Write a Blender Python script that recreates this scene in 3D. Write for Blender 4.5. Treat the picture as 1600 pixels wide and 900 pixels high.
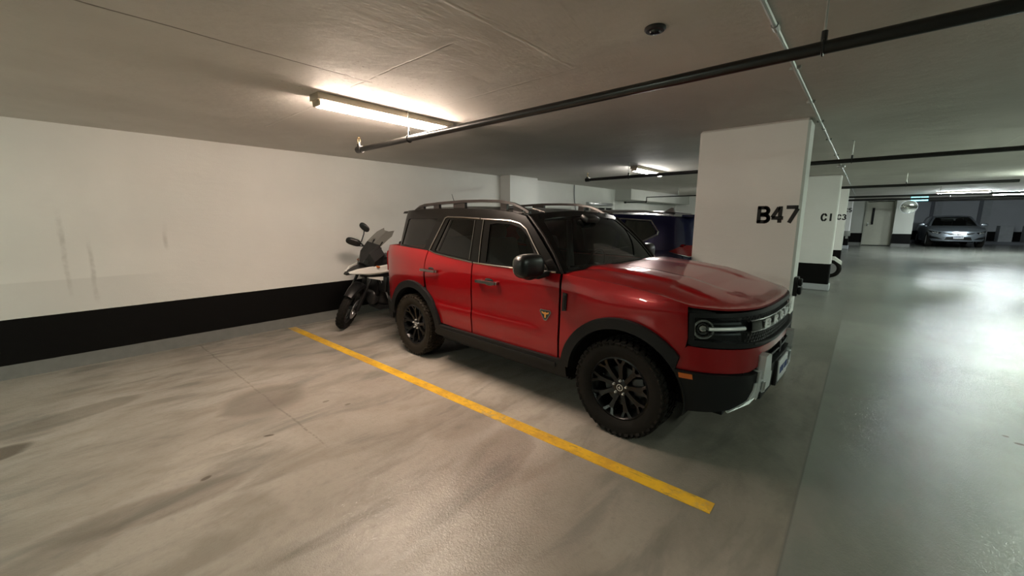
import bpy, bmesh, math, random
from mathutils import Vector, Matrix, geometry
random.seed(4)
for o in list(bpy.data.objects): bpy.data.objects.remove(o)
sc = bpy.context.scene
COL = sc.collection
PI = math.pi

# ------------------------------------------------------------------ camera, world, exposure
cam_d = bpy.data.cameras.new('camera'); cam = bpy.data.objects.new('camera', cam_d); COL.objects.link(cam)
sc.camera = cam
cam_d.sensor_fit = 'HORIZONTAL'; cam_d.sensor_width = 36.0; cam_d.lens = 629.41/1600*36
cam_d.clip_start = 0.05; cam_d.clip_end = 200
CAM = Vector((0, -6.343, 1.5887))
cam.location = CAM
YAW, PITCH = 0.71492, 0.16813
cam.rotation_euler = (PI/2-PITCH, 0, YAW-PI/2)

world = bpy.data.worlds.new('world'); sc.world = world; world.use_nodes = True
world.node_tree.nodes['Background'].inputs[0].default_value = (0.5, 0.55, 0.5, 1)
world.node_tree.nodes['Background'].inputs[1].default_value = 0.02
sc.view_settings.view_transform = 'Standard'; sc.view_settings.look = 'None'
sc.view_settings.gamma = 1; sc.view_settings.use_curve_mapping = False
sc.view_settings.exposure = 0.95
WARM = (1.0, 0.80, 0.65); COOL = (0.85, 1.0, 0.84); NEUT = (1.0, 0.97, 0.9); FAR = (0.88, 0.98, 1.0)
LAMP_WARM = 88; LAMP_NEUT = 50; LAMP_LANE = 150; LAMP_FAR = 130
H = 2.56

# ------------------------------------------------------------------ materials
def sock(n, names):
    for k in names:
        if k in n.inputs: return n.inputs[k]
def mat(name, col, rough=.5, metal=0, coat=0, noise=0, nscale=8, bump=0, bscale=60, spec=.5, emis=0, ecol=None, trans=0):
    m = bpy.data.materials.new(name); m.use_nodes = True; nt = m.node_tree; b = nt.nodes['Principled BSDF']
    b.inputs['Base Color'].default_value = (*col, 1); b.inputs['Roughness'].default_value = rough
    b.inputs['Metallic'].default_value = metal
    b.inputs['Specular IOR Level'].default_value = spec
    b.inputs['Coat Weight'].default_value = coat; b.inputs['Coat Roughness'].default_value = .03
    if trans: b.inputs['Transmission Weight'].default_value = trans
    if emis:
        b.inputs['Emission Color'].default_value = (*(ecol or col), 1); b.inputs['Emission Strength'].default_value = emis
    tc = nt.nodes.new('ShaderNodeTexCoord')
    if noise or True:
        n = nt.nodes.new('ShaderNodeTexNoise'); n.inputs['Scale'].default_value = nscale; n.inputs['Detail'].default_value = 5
        nt.links.new(tc.outputs['Object'], n.inputs['Vector'])
        mr = nt.nodes.new('ShaderNodeMapRange'); mr.inputs['From Min'].default_value = .25; mr.inputs['From Max'].default_value = .75
        a = noise or .03
        mr.inputs['To Min'].default_value = 1-a; mr.inputs['To Max'].default_value = 1+a
        nt.links.new(n.outputs['Fac'], mr.inputs['Value'])
        mx = nt.nodes.new('ShaderNodeMix'); mx.data_type = 'RGBA'; mx.blend_type = 'MULTIPLY'; mx.inputs['Factor'].default_value = 1
        mx.inputs[6].default_value = (*col, 1)
        nt.links.new(mr.outputs[0], mx.inputs[7]); nt.links.new(mx.outputs[2], b.inputs['Base Color'])
    if bump:
        n2 = nt.nodes.new('ShaderNodeTexNoise'); n2.inputs['Scale'].default_value = bscale; n2.inputs['Detail'].default_value = 4
        nt.links.new(tc.outputs['Object'], n2.inputs['Vector'])
        bp = nt.nodes.new('ShaderNodeBump'); bp.inputs['Strength'].default_value = bump; bp.inputs['Distance'].default_value = .01
        nt.links.new(n2.outputs['Fac'], bp.inputs['Height']); nt.links.new(bp.outputs[0], b.inputs['Normal'])
    return m
def glass(name, tint, refl=1.0):
    m = bpy.data.materials.new(name); m.use_nodes = True; nt = m.node_tree; nt.nodes.clear()
    out = nt.nodes.new('ShaderNodeOutputMaterial'); mx = nt.nodes.new('ShaderNodeMixShader')
    tr = nt.nodes.new('ShaderNodeBsdfTransparent'); tr.inputs[0].default_value = (*tint, 1)
    gl = nt.nodes.new('ShaderNodeBsdfGlossy'); gl.inputs['Roughness'].default_value = .02; gl.inputs[0].default_value = (.9, .9, .9, 1)
    fr = nt.nodes.new('ShaderNodeFresnel'); fr.inputs[0].default_value = 1.5
    ml = nt.nodes.new('ShaderNodeMath'); ml.operation = 'MULTIPLY'; ml.inputs[1].default_value = refl
    nt.links.new(fr.outputs[0], ml.inputs[0]); nt.links.new(ml.outputs[0], mx.inputs[0])
    nt.links.new(tr.outputs[0], mx.inputs[1]); nt.links.new(gl.outputs[0], mx.inputs[2]); nt.links.new(mx.outputs[0], out.inputs[0])
    return m

class N:
    """small node builder"""
    def __init__(s, m): s.nt = m.node_tree; s.b = s.nt.nodes.get('Principled BSDF')
    def new(s, t, **k):
        n = s.nt.nodes.new(t)
        for a, v in k.items(): setattr(n, a, v)
        return n
    def link(s, a, b): s.nt.links.new(a, b)
    def val(s, x, inp):
        if isinstance(x, (int, float)): inp.default_value = x
        elif isinstance(x, tuple): inp.default_value = (*x, 1) if len(x) == 3 else x
        else: s.link(x, inp)
    def math(s, op, a, b=0.0, c=None, clamp=False):
        n = s.new('ShaderNodeMath', operation=op); n.use_clamp = clamp
        s.val(a, n.inputs[0]); s.val(b, n.inputs[1])
        if c is not None: s.val(c, n.inputs[2])
        return n.outputs[0]
    def noise(s, vec, scale, detail=4, rough=.55, dist=0):
        n = s.new('ShaderNodeTexNoise'); n.inputs['Scale'].default_value = scale; n.inputs['Detail'].default_value = detail
        n.inputs['Roughness'].default_value = rough; n.inputs['Distortion'].default_value = dist; s.link(vec, n.inputs['Vector']); return n.outputs['Fac']
    def step(s, x, lo, hi):
        n = s.new('ShaderNodeMapRange', interpolation_type='SMOOTHSTEP'); s.val(x, n.inputs['Value'])
        n.inputs['From Min'].default_value = lo; n.inputs['From Max'].default_value = hi; return n.outputs[0]
    def mix(s, f, a, b, mode='MIX'):
        n = s.new('ShaderNodeMix', data_type='RGBA', blend_type=mode); s.val(f, n.inputs['Factor']); s.val(a, n.inputs[6]); s.val(b, n.inputs[7]); return n.outputs[2]
    def vec(s, v, scale):
        n = s.new('ShaderNodeVectorMath', operation='MULTIPLY'); s.link(v, n.inputs[0]); n.inputs[1].default_value = scale; return n.outputs[0]
    def bump(s, h, strength, dist=.01):
        n = s.new('ShaderNodeBump'); n.inputs['Strength'].default_value = strength; n.inputs['Distance'].default_value = dist
        s.link(h, n.inputs['Height']); s.link(n.outputs[0], s.b.inputs['Normal'])

def coords(n):
    tc = n.new('ShaderNodeTexCoord'); sp = n.new('ShaderNodeSeparateXYZ'); n.link(tc.outputs['Object'], sp.inputs[0])
    return tc.outputs['Object'], sp.outputs[0], sp.outputs[1], sp.outputs[2]

def wall_mat(name, base, band=(.003, .0026, .0024), curb=(.19, .19, .18), z1=.605, z0=.145, streaks=False):
    m = mat(name, base, .75); n = N(m); v, x, y, z = coords(n)
    big = n.noise(v, 1.1, 4); fine = n.noise(n.vec(v, (1, 1, 5)), 22, 5)
    c = n.mix(n.step(big, .35, .7), tuple(k*.94 for k in base), base)
    c = n.mix(n.math('MULTIPLY', n.step(fine, .55, .75), .25), c, tuple(k*.9 for k in base))
    if streaks:      # scuffs and runs on the paint, left end of the wall
        wob = n.math('MULTIPLY', n.math('SUBTRACT', n.noise(v, 3, 3), .5), .09)
        for x0, lo, hi in ((.113, .75, 1.75), (.30, .66, 1.45), (.95, 1.2, 1.6)):
            dd = n.math('ABSOLUTE', n.math('SUBTRACT', n.math('ADD', x, wob), x0))
            f = n.math('SUBTRACT', 1, n.step(dd, .006, .03))
            f = n.math('MULTIPLY', f, n.math('MULTIPLY', n.step(z, lo, lo+.1), n.math('SUBTRACT', 1, n.step(z, hi-.3, hi))))
            f = n.math('MULTIPLY', f, n.math('MULTIPLY', n.step(n.noise(v, 9, 4), .25, .7), .3))
            c = n.mix(f, c, (.22, .19, .16))
        # repainted lower patch
        f = n.math('MULTIPLY', n.math('SUBTRACT', 1, n.step(n.math('ADD', z, n.math('MULTIPLY', wob, .2)), .955, .97)), n.math('SUBTRACT', 1, n.step(x, .45, 1.1)))
        c = n.mix(n.math('MULTIPLY', f, .4), c, tuple(k*.74 for k in base))
    wv = n.math('MULTIPLY', n.math('SUBTRACT', n.noise(v, 9, 3), .5), .006)
    zz = n.math('ADD', z, wv)
    c = n.mix(n.math('GREATER_THAN', zz, z1), band, c)
    c = n.mix(n.math('LESS_THAN', zz, z0), c, n.mix(n.noise(v, 12), tuple(k*.8 for k in curb), tuple(k*1.15 for k in curb)))
    n.link(c, n.b.inputs['Base Color'])
    n.link(n.math('SUBTRACT', .8, n.math('MULTIPLY', n.math('LESS_THAN', zz, z1), .1)), n.b.inputs['Roughness'])
    n.b.inputs['Specular IOR Level'].default_value = .14
    h = n.math('ADD', n.math('MULTIPLY', n.noise(v, 90, 3), .5), n.math('MULTIPLY', n.noise(n.vec(v, (1, 1, 3)), 7, 3), 1.0))
    n.bump(h, .35, .006)
    return m

M = {}
M['wall'] = wall_mat('white painted concrete wall', (.76, .745, .72), streaks=True)
M['wall2'] = wall_mat('white painted block wall', (.78, .78, .76))
M['pillar'] = wall_mat('white painted pillar', (.80, .795, .77))
M['farwall'] = wall_mat('grey block wall', (.48, .50, .53), z1=.98, z0=.5)
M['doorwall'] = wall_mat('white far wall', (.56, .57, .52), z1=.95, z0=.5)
M['plain'] = mat('white bulkhead paint', (.55, .56, .53), .8, noise=.05, nscale=3, bump=.2)

def floor_mat():
    m = mat('sealed concrete floor', (.3, .28, .25), .4); n = N(m); v, x, y, z = coords(n)
    big = n.noise(v, .55, 6, .6, .6); mid = n.noise(n.vec(v, (1.0, 2.2, 1)), 1.5, 6, .55, .3)
    fine = n.noise(v, 26, 6, .65); grain = n.noise(v, 120, 3, .7); swirl = n.noise(n.vec(v, (.9, 3.0, 1)), 1.3, 6, .6, .5)
    bay = n.math('MULTIPLY', n.math('GREATER_THAN', y, -6.21), n.math('SUBTRACT', 1, n.step(x, 5.0, 9.0)))
    A = n.mix(n.step(big, .3, .7), (.33, .29, .25), (.48, .43, .38))
    B = n.mix(n.step(big, .3, .7), (.150, .160, .140), (.235, .245, .215))
    c = n.mix(bay, B, A)
    c = n.mix(n.math('MULTIPLY', n.step(mid, .44, .70), .6), c, n.mix(bay, (.2, .2, .185), (.235, .205, .17)))
    c = n.mix(n.math('MULTIPLY', n.step(swirl, .48, .72), .7), c, (.2, .185, .165))
    c = n.mix(n.math('MULTIPLY', n.step(swirl, .30, .42), -.0), c, (.2, .185, .165))
    c = n.mix(n.math('MULTIPLY', n.step(fine, .45, .8), .3), c, (.22, .2, .175))
    # joint between the bays and the lane, traffic film beside it
    jt = n.math('ABSOLUTE', n.math('ADD', y, 6.21))
    c = n.mix(n.math('MULTIPLY', n.math('SUBTRACT', 1, n.step(jt, .002, .012)), .35), c, (.13, .13, .12))
    film = n.math('MULTIPLY', n.math('MULTIPLY', n.step(y, -6.222, -6.208), n.math('SUBTRACT', 1, n.step(y, -5.9, -4.7))), .8)
    film = n.math('MULTIPLY', film, n.math('ADD', .55, n.math('MULTIPLY', n.step(big, .35, .65), .6)))
    film = n.math('MULTIPLY', n.math('MULTIPLY', film, n.step(x, .9, 2.6)), n.math('SUBTRACT', 1, n.step(x, 6.0, 11.0)))
    c = n.mix(film, c, (.085, .09, .070))
    # oil and tyre spots
    for (sx, sy, ra, rb, an, k) in ((-.42, -2.03, .20, .13, .3, .85), (.47, -3.41, .035, .02, .3, .75), (.91, -3.15, .035, .012, -.5, .95), (1.45, -2.9, .03, .018, 0, .5), (1.55, -3.1, .03, .02, 0, .5), (1.12, -2.45, .34, .34, .2, .45), (-.1, -1.6, .5, .16, .25, .4), (-.2, -3.6, .3, .14, .2, .3), (2.9, -1.0, .5, .12, .1, .35),
                                    (1.78, -4.65, .5, .2, .4, .32), (.2, -3.5, .5, .13, -.15, .35), (2.05, -4.0, .35, .3, .2, .22),
                                    (.55, -5.05, .5, .12, -.3, .3), (4.4, -7.35, .02, .03, 0, .9), (4.5, -7.3, .02, .02, 0, .9)):
        dx = n.math('SUBTRACT', x, sx); dy = n.math('SUBTRACT', y, sy); ca, sa = math.cos(an), math.sin(an)
        p = n.math('DIVIDE', n.math('ADD', n.math('MULTIPLY', dx, ca), n.math('MULTIPLY', dy, sa)), ra)
        q = n.math('DIVIDE', n.math('SUBTRACT', n.math('MULTIPLY', dy, ca), n.math('MULTIPLY', dx, sa)), rb)
        r = n.math('ADD', n.math('MULTIPLY', p, p), n.math('MULTIPLY', q, q))
        r = n.math('ADD', r, n.math('MULTIPLY', n.math('SUBTRACT', mid, .5), 2.2))
        c = n.mix(n.math('MULTIPLY', n.math('SUBTRACT', 1, n.step(r, .55, 1.25)), k), c, (.11, .085, .062))
    # saw joint of the empty bay
    sj = n.math('ABSOLUTE', n.math('SUBTRACT', n.math('ADD', x, n.math('MULTIPLY', n.math('SUBTRACT', mid, .5), .06)), 1.13))
    sj = n.math('MULTIPLY', n.math('SUBTRACT', 1, n.step(sj, .002, .012)), n.math('MULTIPLY', n.step(y, -3.7, -3.4), n.step(fine, .4, .55)))
    c = n.mix(n.math('MULTIPLY', sj, .45), c, (.14, .12, .1))
    n.link(c, n.b.inputs['Base Color'])
    rg = n.math('ADD', n.mix(bay, (.15, .15, .15), (.14, .14, .14)), n.math('MULTIPLY', n.step(mid, .35, .7), .04))
    n.link(rg, n.b.inputs['Roughness']); n.b.inputs['Specular IOR Level'].default_value = .5
    h = n.math('ADD', n.math('MULTIPLY', grain, .55), n.math('ADD', n.math('MULTIPLY', fine, .6), n.math('MULTIPLY', n.noise(v, 60, 2), .8)))
    n.bump(h, .42, .006)
    return m
def ceil_mat():
    m = mat('painted concrete ceiling', (.5, .48, .45), .8); n = N(m); v, x, y, z = coords(n)
    c = n.mix(n.step(n.noise(v, .7, 5), .3, .7), (.55, .525, .49), (.65, .625, .585))
    fine = n.noise(n.vec(v, (1, 3, 1)), 14, 6, .6)
    c = n.mix(n.math('MULTIPLY', n.step(fine, .55, .78), .25), c, (.5, .48, .45))
    wob = n.math('MULTIPLY', n.math('SUBTRACT', n.noise(v, 4, 3), .5), .03)
    hs = None
    # formwork joints: (axis, position, from, to, strength)
    for ax, pos, lo, hi, k in (('y', -3.55, -6, 1.70, .85), ('y', -4.80, -6, 2.40, .28), ('x', 1.63, -4.5, -3.1, .6), ('x', 1.68, -2.9, -1.4, .22), ('x', 2.40, -4.85, -3.2, .2), ('y', -3.45, 1.6, 2.9, .28), ('y', -1.35, 4, 24, .3), ('x', 6.1, -5.8, 0, .3), ('y', -7.6, 3, 30, .3), ('x', 9.7, -9, 0, .25)):
        a, b = (y, x) if ax == 'y' else (x, y)
        d = n.math('ABSOLUTE', n.math('SUBTRACT', n.math('ADD', a, wob), pos))
        f = n.math('SUBTRACT', 1, n.step(d, .001, .011 if k > .3 else .018))
        f = n.math('MULTIPLY', f, n.math('MULTIPLY', n.step(b, lo, lo+.05), n.math('SUBTRACT', 1, n.step(b, hi-.05, hi))))
        f = n.math('MULTIPLY', f, n.step(n.noise(v, 6, 5), .3, .55)) if k < .7 else f
        c = n.mix(n.math('MULTIPLY', f, k), c, (.13, .11, .09) if k > .3 else (.62, .6, .56))
        g = n.math('MULTIPLY', f, -.8 if k > .3 else .5)
        hs = g if hs is None else n.math('ADD', hs, g)
    # flaking spots near the joints
    sp = n.math('MULTIPLY', n.step(n.noise(n.vec(v, (1, 2, 1)), 30, 5, .7), .60, .66), n.math('MULTIPLY', n.math('SUBTRACT', 1, n.step(n.math('ABSOLUTE', n.math('SUBTRACT', x, 1.75)), .25, .8)), n.math('SUBTRACT', 1, n.step(n.math('ABSOLUTE', n.math('ADD', y, 3.4)), .3, .9))))
    c = n.mix(n.math('MULTIPLY', sp, .7), c, (.16, .13, .11))
    n.link(c, n.b.inputs['Base Color']); n.b.inputs['Specular IOR Level'].default_value = .25
    n.b.inputs['Roughness'].default_value = .7
    h = n.math('ADD', n.math('ADD', n.math('MULTIPLY', n.noise(n.vec(v, (1, 2.5, 1)), 20, 5, .6), .6), n.math('MULTIPLY', n.noise(v, 2.4, 3), 3.0)), hs)
    n.bump(h, .5, .008)
    return m
def line_mat():
    m = mat('worn yellow road paint', (.75, .42, .03), .5); n = N(m); v, x, y, z = coords(n)
    c = n.mix(n.step(n.noise(v, 3.5, 6, .7), .4, .62), (.80, .47, .025), (.60, .33, .03))
    c = n.mix(n.math('MULTIPLY', n.step(n.noise(n.vec(v, (4, 1, 1)), 9, 6, .7), .56, .64), .6), c, (.3, .2, .06))
    worn = n.math('MULTIPLY', n.step(n.noise(v, 22, 5, .7), .5, .6), n.step(n.noise(v, 1.5, 3), .55, .7))
    worn = n.math('ADD', worn, n.math('MULTIPLY', n.step(y, -.45, -.0), .8), clamp=True)
    c = n.mix(n.math('MULTIPLY', worn, .75), c, (.35, .3, .22))
    n.link(c, n.b.inputs['Base Color']); n.bump(n.noise(v, 90, 3), .4, .005); return m
M['floor'] = floor_mat(); M['ceiling'] = ceil_mat(); M['line'] = line_mat()
def paint(name, c1, c2, metal=.5):
    m = mat(name, c1, .30, metal, .85, spec=.3); n = N(m); v, x, y, z = coords(n)
    fl = n.noise(v, 900, 2)
    n.link(n.mix(n.step(fl, .45, .7), c1, c2), n.b.inputs['Base Color'])
    return m
M['red'] = paint('deep metallic red car paint', (.28, .0003, .003), (.40, .0008, .006), .35)
M['blue'] = paint('dark metallic blue car paint', (.001, .002, .03), (.002, .005, .06), .4)
M['silver'] = paint('silver blue car paint', (.20, .23, .26), (.30, .33, .37), .6)
M['dark_paint'] = paint('dark grey car paint', (.03, .032, .035), (.05, .05, .055), .4)
M['gloss_black'] = mat('gloss black paint', (.006, .006, .006), .18, 0, .9)
M['roof_black'] = mat('gloss black roof paint', (.004, .0036, .0032), .25, 0, .08, spec=.25)
M['plastic'] = mat('textured black plastic', (.011, .0115, .012), .5, bump=.12, bscale=400, spec=.2)
M['plastic2'] = mat('smooth black plastic', (.007, .007, .0075), .33)
M['rubber'] = mat('tyre rubber', (.008, .0065, .005), .8, spec=.25, noise=.2, nscale=12, bump=.15, bscale=90)
M['dusty_rubber'] = mat('dusty tyre rubber', (.022, .017, .012), .8, spec=.2, noise=.25, nscale=10, bump=.15, bscale=90)
M['rim'] = mat('satin black alloy', (.006, .006, .0065), .3, .3)
M['chrome'] = mat('polished chrome', (.75, .75, .75), .12, 1)
M['dark_chrome'] = mat('dark chrome trim', (.42, .40, .38), .22, 1)
M['steel'] = mat('brushed steel', (.55, .57, .58), .32, .9)
M['silver_plastic'] = mat('silver painted bumper insert', (.55, .58, .58), .36, .35)
M['rail'] = mat('bronze grey roof rail', (.016, .013, .012), .3, .2)
M['interior'] = mat('charcoal cabin trim', (.010, .010, .0105), .7)
M['seat'] = mat('dark grey seat leather', (.018, .019, .020), .5)
M['seat_light'] = mat('grey pillar trim', (.30, .32, .32), .6)
M['glass'] = glass('clear tinted car glass', (.42, .46, .44), 1.0)
M['wind'] = glass('windscreen glass', (.5, .55, .52), 1.0)
M['privacy'] = glass('dark privacy glass', (.16, .155, .14), 1.25)
M['lens'] = glass('clear lamp lens', (.85, .88, .9), 1.2)
M['lamp_in'] = mat('black lamp housing', (.01, .01, .011), .25)
M['drl'] = mat('frosted light bar', (.85, .88, .88), .3)
M['fin'] = mat('grey lamp fin', (.12, .125, .125), .35)
M['nut'] = mat('bright nut', (.8, .8, .8), .3, .25)
M['amber'] = mat('amber reflector', (.55, .12, .01), .3, 0, .6)
M['tail_red'] = mat('red lamp lens', (.20, .002, .005), .2, 0, 1)
M['white_txt'] = mat('white letters', (.9, .91, .91), .4)
M['stencil'] = mat('black stencil paint', (.008, .008, .008), .6)
M['pipe'] = mat('black painted steel pipe', (.006, .0055, .005), .32, .0, .1)
M['galv'] = mat('galvanised conduit', (.36, .37, .35), .4, .6)
M['brass'] = mat('brass sprinkler', (.45, .32, .16), .3, .9)
M['plate'] = mat('white licence plate', (.6, .62, .64), .4)
M['plate_ink'] = mat('plate ink', (.03, .06, .2), .5)
M['moto_white'] = mat('white fairing paint', (.72, .71, .68), .25, 0, .8)
M['moto_black'] = mat('black fairing plastic', (.007, .007, .0075), .34)
M['screen'] = glass('smoked wind screen', (.35, .33, .31), 1.2)
M['engine'] = mat('grey cast engine metal', (.05, .05, .05), .45, .6)
M['door'] = mat('cream steel door', (.40, .395, .32), .5, noise=.04)
M['frame'] = mat('door frame paint', (.36, .36, .30), .5)
M['dark'] = mat('dark void', (.004, .004, .004), .9)
M['lampbody'] = mat('cream lamp body', (.60, .50, .38), .5)
M['grey'] = mat('grey concrete block', (.40, .42, .44), .8, noise=.08, bump=.2)
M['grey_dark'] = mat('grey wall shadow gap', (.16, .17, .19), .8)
M['mirror'] = mat('convex mirror', (.85, .88, .86), .03, 1)
M['exit_c'] = mat('cyan sign panel', (.1, .6, .7), .4, emis=1.5, ecol=(.25, .9, 1.0))
M['exit_w'] = mat('dark pictogram', (.01, .2, .22), .4)
M['fibreglass'] = mat('yellow orange badge', (.75, .33, .08), .35, .4)
def emit(name, col, s):
    return mat(name, tuple(min(1, c) for c in col), .5, emis=s, ecol=col)
M['e_warm'] = emit('warm lamp diffuser', WARM, LAMP_WARM); M['e_neut'] = emit('white lamp diffuser', NEUT, LAMP_NEUT)
M['e_dim'] = emit('dim lamp diffuser', COOL, LAMP_LANE*.35); M['e_lane'] = emit('cool lamp diffuser', COOL, LAMP_LANE); M['e_far'] = emit('bright far diffuser', FAR, LAMP_FAR)

# ------------------------------------------------------------------ object helpers
def tag(o, label=None, cat=None, group=None, kind=None):
    if label: o['label'] = label
    if cat: o['category'] = cat
    if group: o['group'] = group
    if kind: o['kind'] = kind
    return o
def empty(name, loc=(0, 0, 0), rz=0, label=None, cat=None, group=None):
    o = bpy.data.objects.new(name, None); COL.objects.link(o); o.location = loc; o.rotation_euler = (0, 0, rz)
    o.empty_display_size = .1
    return tag(o, label, cat, group)
class MB:
    def __init__(s): s.bm = bmesh.new()
    def box(s, c, size, rot=None, bev=0, seg=2):
        r = bmesh.ops.create_cube(s.bm, size=1)
        vs = r['verts']; bmesh.ops.scale(s.bm, vec=Vector(size), verts=vs)
        if bev:
            es = list({e for v in vs for e in v.link_edges})
            g = bmesh.ops.bevel(s.bm, geom=es, offset=bev, segments=seg, affect='EDGES', profile=.5)
            vs = list({v for f in g['faces'] for v in f.verts} | {v for v in vs if v.is_valid})
        mt = Matrix.Translation(Vector(c)) @ ((rot if isinstance(rot, Matrix) else Matrix.Rotation(rot, 4, 'Z')) if rot is not None else Matrix())
        bmesh.ops.transform(s.bm, matrix=mt, verts=vs); return s
    def bar(s, a, b, w, h, bev=0, up=(0, 0, 1)):
        a = Vector(a); b = Vector(b); d = (b-a); L = d.length; x = d.normalized(); u = Vector(up)
        if abs(x.dot(u)) > .98: u = Vector((0, 1, 0))
        y = u.cross(x).normalized(); z = x.cross(y)
        R = Matrix((x, y, z)).transposed().to_4x4()
        return s.box((a+b)/2, (L, w, h), R, bev)
    def tube(s, pts, r, n=10, cap=True, closed=False):
        pts = [Vector(p) for p in pts]; rs = r if isinstance(r, (list, tuple)) else [r]*len(pts); rings = []
        up = None; m = len(pts)
        for i, p in enumerate(pts):
            if closed: t = (pts[(i+1) % m]-pts[i-1]).normalized()
            else: t = ((pts[min(i+1, m-1)]-p).normalized() + (p-pts[max(i-1, 0)]).normalized())
            if t.length < 1e-6: t = Vector((1, 0, 0))
            t.normalize()
            if up is None:
                up = Vector((0, 0, 1)) if abs(t.z) < .9 else Vector((1, 0, 0))
            a = t.cross(up).normalized(); b = a.cross(t).normalized(); up = b
            rings.append([s.bm.verts.new(p+(a*math.cos(2*PI*k/n)+b*math.sin(2*PI*k/n))*rs[i]) for k in range(n)])
        for i in range(m if closed else m-1):
            A, B = rings[i], rings[(i+1) % m]
            for k in range(n): s.bm.faces.new((A[k], A[(k+1) % n], B[(k+1) % n], B[k]))
        if cap and not closed:
            s.bm.faces.new(rings[0]); s.bm.faces.new(list(reversed(rings[-1])))
        return s
    def lathe(s, prof, n=32, M4=None, closed=False):
        """prof: (radius, height) about local z"""
        M4 = M4 or Matrix(); rings = []
        for r, h in prof:
            if r < 1e-6: rings.append([s.bm.verts.new(M4 @ Vector((0, 0, h)))])
            else: rings.append([s.bm.verts.new(M4 @ Vector((r*math.cos(2*PI*k/n), r*math.sin(2*PI*k/n), h))) for k in range(n)])
        pr = list(zip(rings, rings[1:])) + ([(rings[-1], rings[0])] if closed else [])
        for A, B in pr:
            for k in range(n):
                if len(A) == 1 and len(B) == 1: continue
                if len(A) == 1: s.bm.faces.new((A[0], B[k], B[(k+1) % n]))
                elif len(B) == 1: s.bm.faces.new((A[k], B[0], A[(k+1) % n]))
                else: s.bm.faces.new((A[k], A[(k+1) % n], B[(k+1) % n], B[k]))
        return s
    def prism(s, poly, depth, M4=None, off=0):
        """poly in local xy, extruded along local z from off to off+depth"""
        M4 = M4 or Matrix()
        a = [s.bm.verts.new(M4 @ Vector((p[0], p[1], off))) for p in poly]
        b = [s.bm.verts.new(M4 @ Vector((p[0], p[1], off+depth))) for p in poly]
        n = len(poly)
        s.bm.faces.new(a); s.bm.faces.new(list(reversed(b)))
        for i in range(n): s.bm.faces.new((a[i], b[i], b[(i+1) % n], a[(i+1) % n]))
        return s
    def loft(s, rings, cap=True):
        R = [[s.bm.verts.new(Vector(p)) for p in r] for r in rings]; n = len(R[0])
        for A, B in zip(R, R[1:]):
            for k in range(n): s.bm.faces.new((A[k], A[(k+1) % n], B[(k+1) % n], B[k]))
        if cap: s.bm.faces.new(R[0]); s.bm.faces.new(list(reversed(R[-1])))
        return s
    def blob(s, c, size, rot=None, e=2.6, n=20, m=12):
        """superellipsoid"""
        R = (rot if rot is not None else Matrix()).to_4x4() if not isinstance(rot, Matrix) or True else rot
        def sp(x): return math.copysign(abs(x)**(2/e), x)
        rings = []
        for j in range(1, m):
            th = -PI/2+PI*j/m
            rings.append([R @ Vector((size[0]*sp(math.cos(th))*sp(math.cos(2*PI*k/n)), size[1]*sp(math.cos(th))*sp(math.sin(2*PI*k/n)), size[2]*sp(math.sin(th)))) + Vector(c) for k in range(n)])
        V = [[s.bm.verts.new(p) for p in r] for r in rings]
        lo = s.bm.verts.new(R @ Vector((0, 0, -size[2])) + Vector(c)); hi = s.bm.verts.new(R @ Vector((0, 0, size[2])) + Vector(c))
        for A, B in zip(V, V[1:]):
            for k in range(n): s.bm.faces.new((A[k], A[(k+1) % n], B[(k+1) % n], B[k]))
        for k in range(n):
            s.bm.faces.new((lo, V[0][(k+1) % n], V[0][k])); s.bm.faces.new((hi, V[-1][k], V[-1][(k+1) % n]))
        return s
    def build(s, name, m, parent=None, smooth=35, sub=0, recalc=True):
        if recalc: bmesh.ops.recalc_face_normals(s.bm, faces=s.bm.faces)
        me = bpy.data.meshes.new(name); s.bm.to_mesh(me); s.bm.free()
        me.materials.append(m)
        if smooth:
            for p in me.polygons: p.use_smooth = True
            me.set_sharp_from_angle(angle=math.radians(smooth))
        o = bpy.data.objects.new(name, me); COL.objects.link(o)
        if parent: o.parent = parent
        if sub:
            md = o.modifiers.new('sub', 'SUBSURF'); md.levels = sub; md.render_levels = sub
        return o
def copy_tree(o, parent=None):
    c = o.copy(); COL.objects.link(c); c.parent = parent
    for ch in list(o.children): copy_tree(ch, c)
    return c
def RX(a): return Matrix.Rotation(a, 4, 'X')
def RY(a): return Matrix.Rotation(a, 4, 'Y')
def RZ(a): return Matrix.Rotation(a, 4, 'Z')
def T(*v): return Matrix.Translation(Vector(v))

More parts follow.
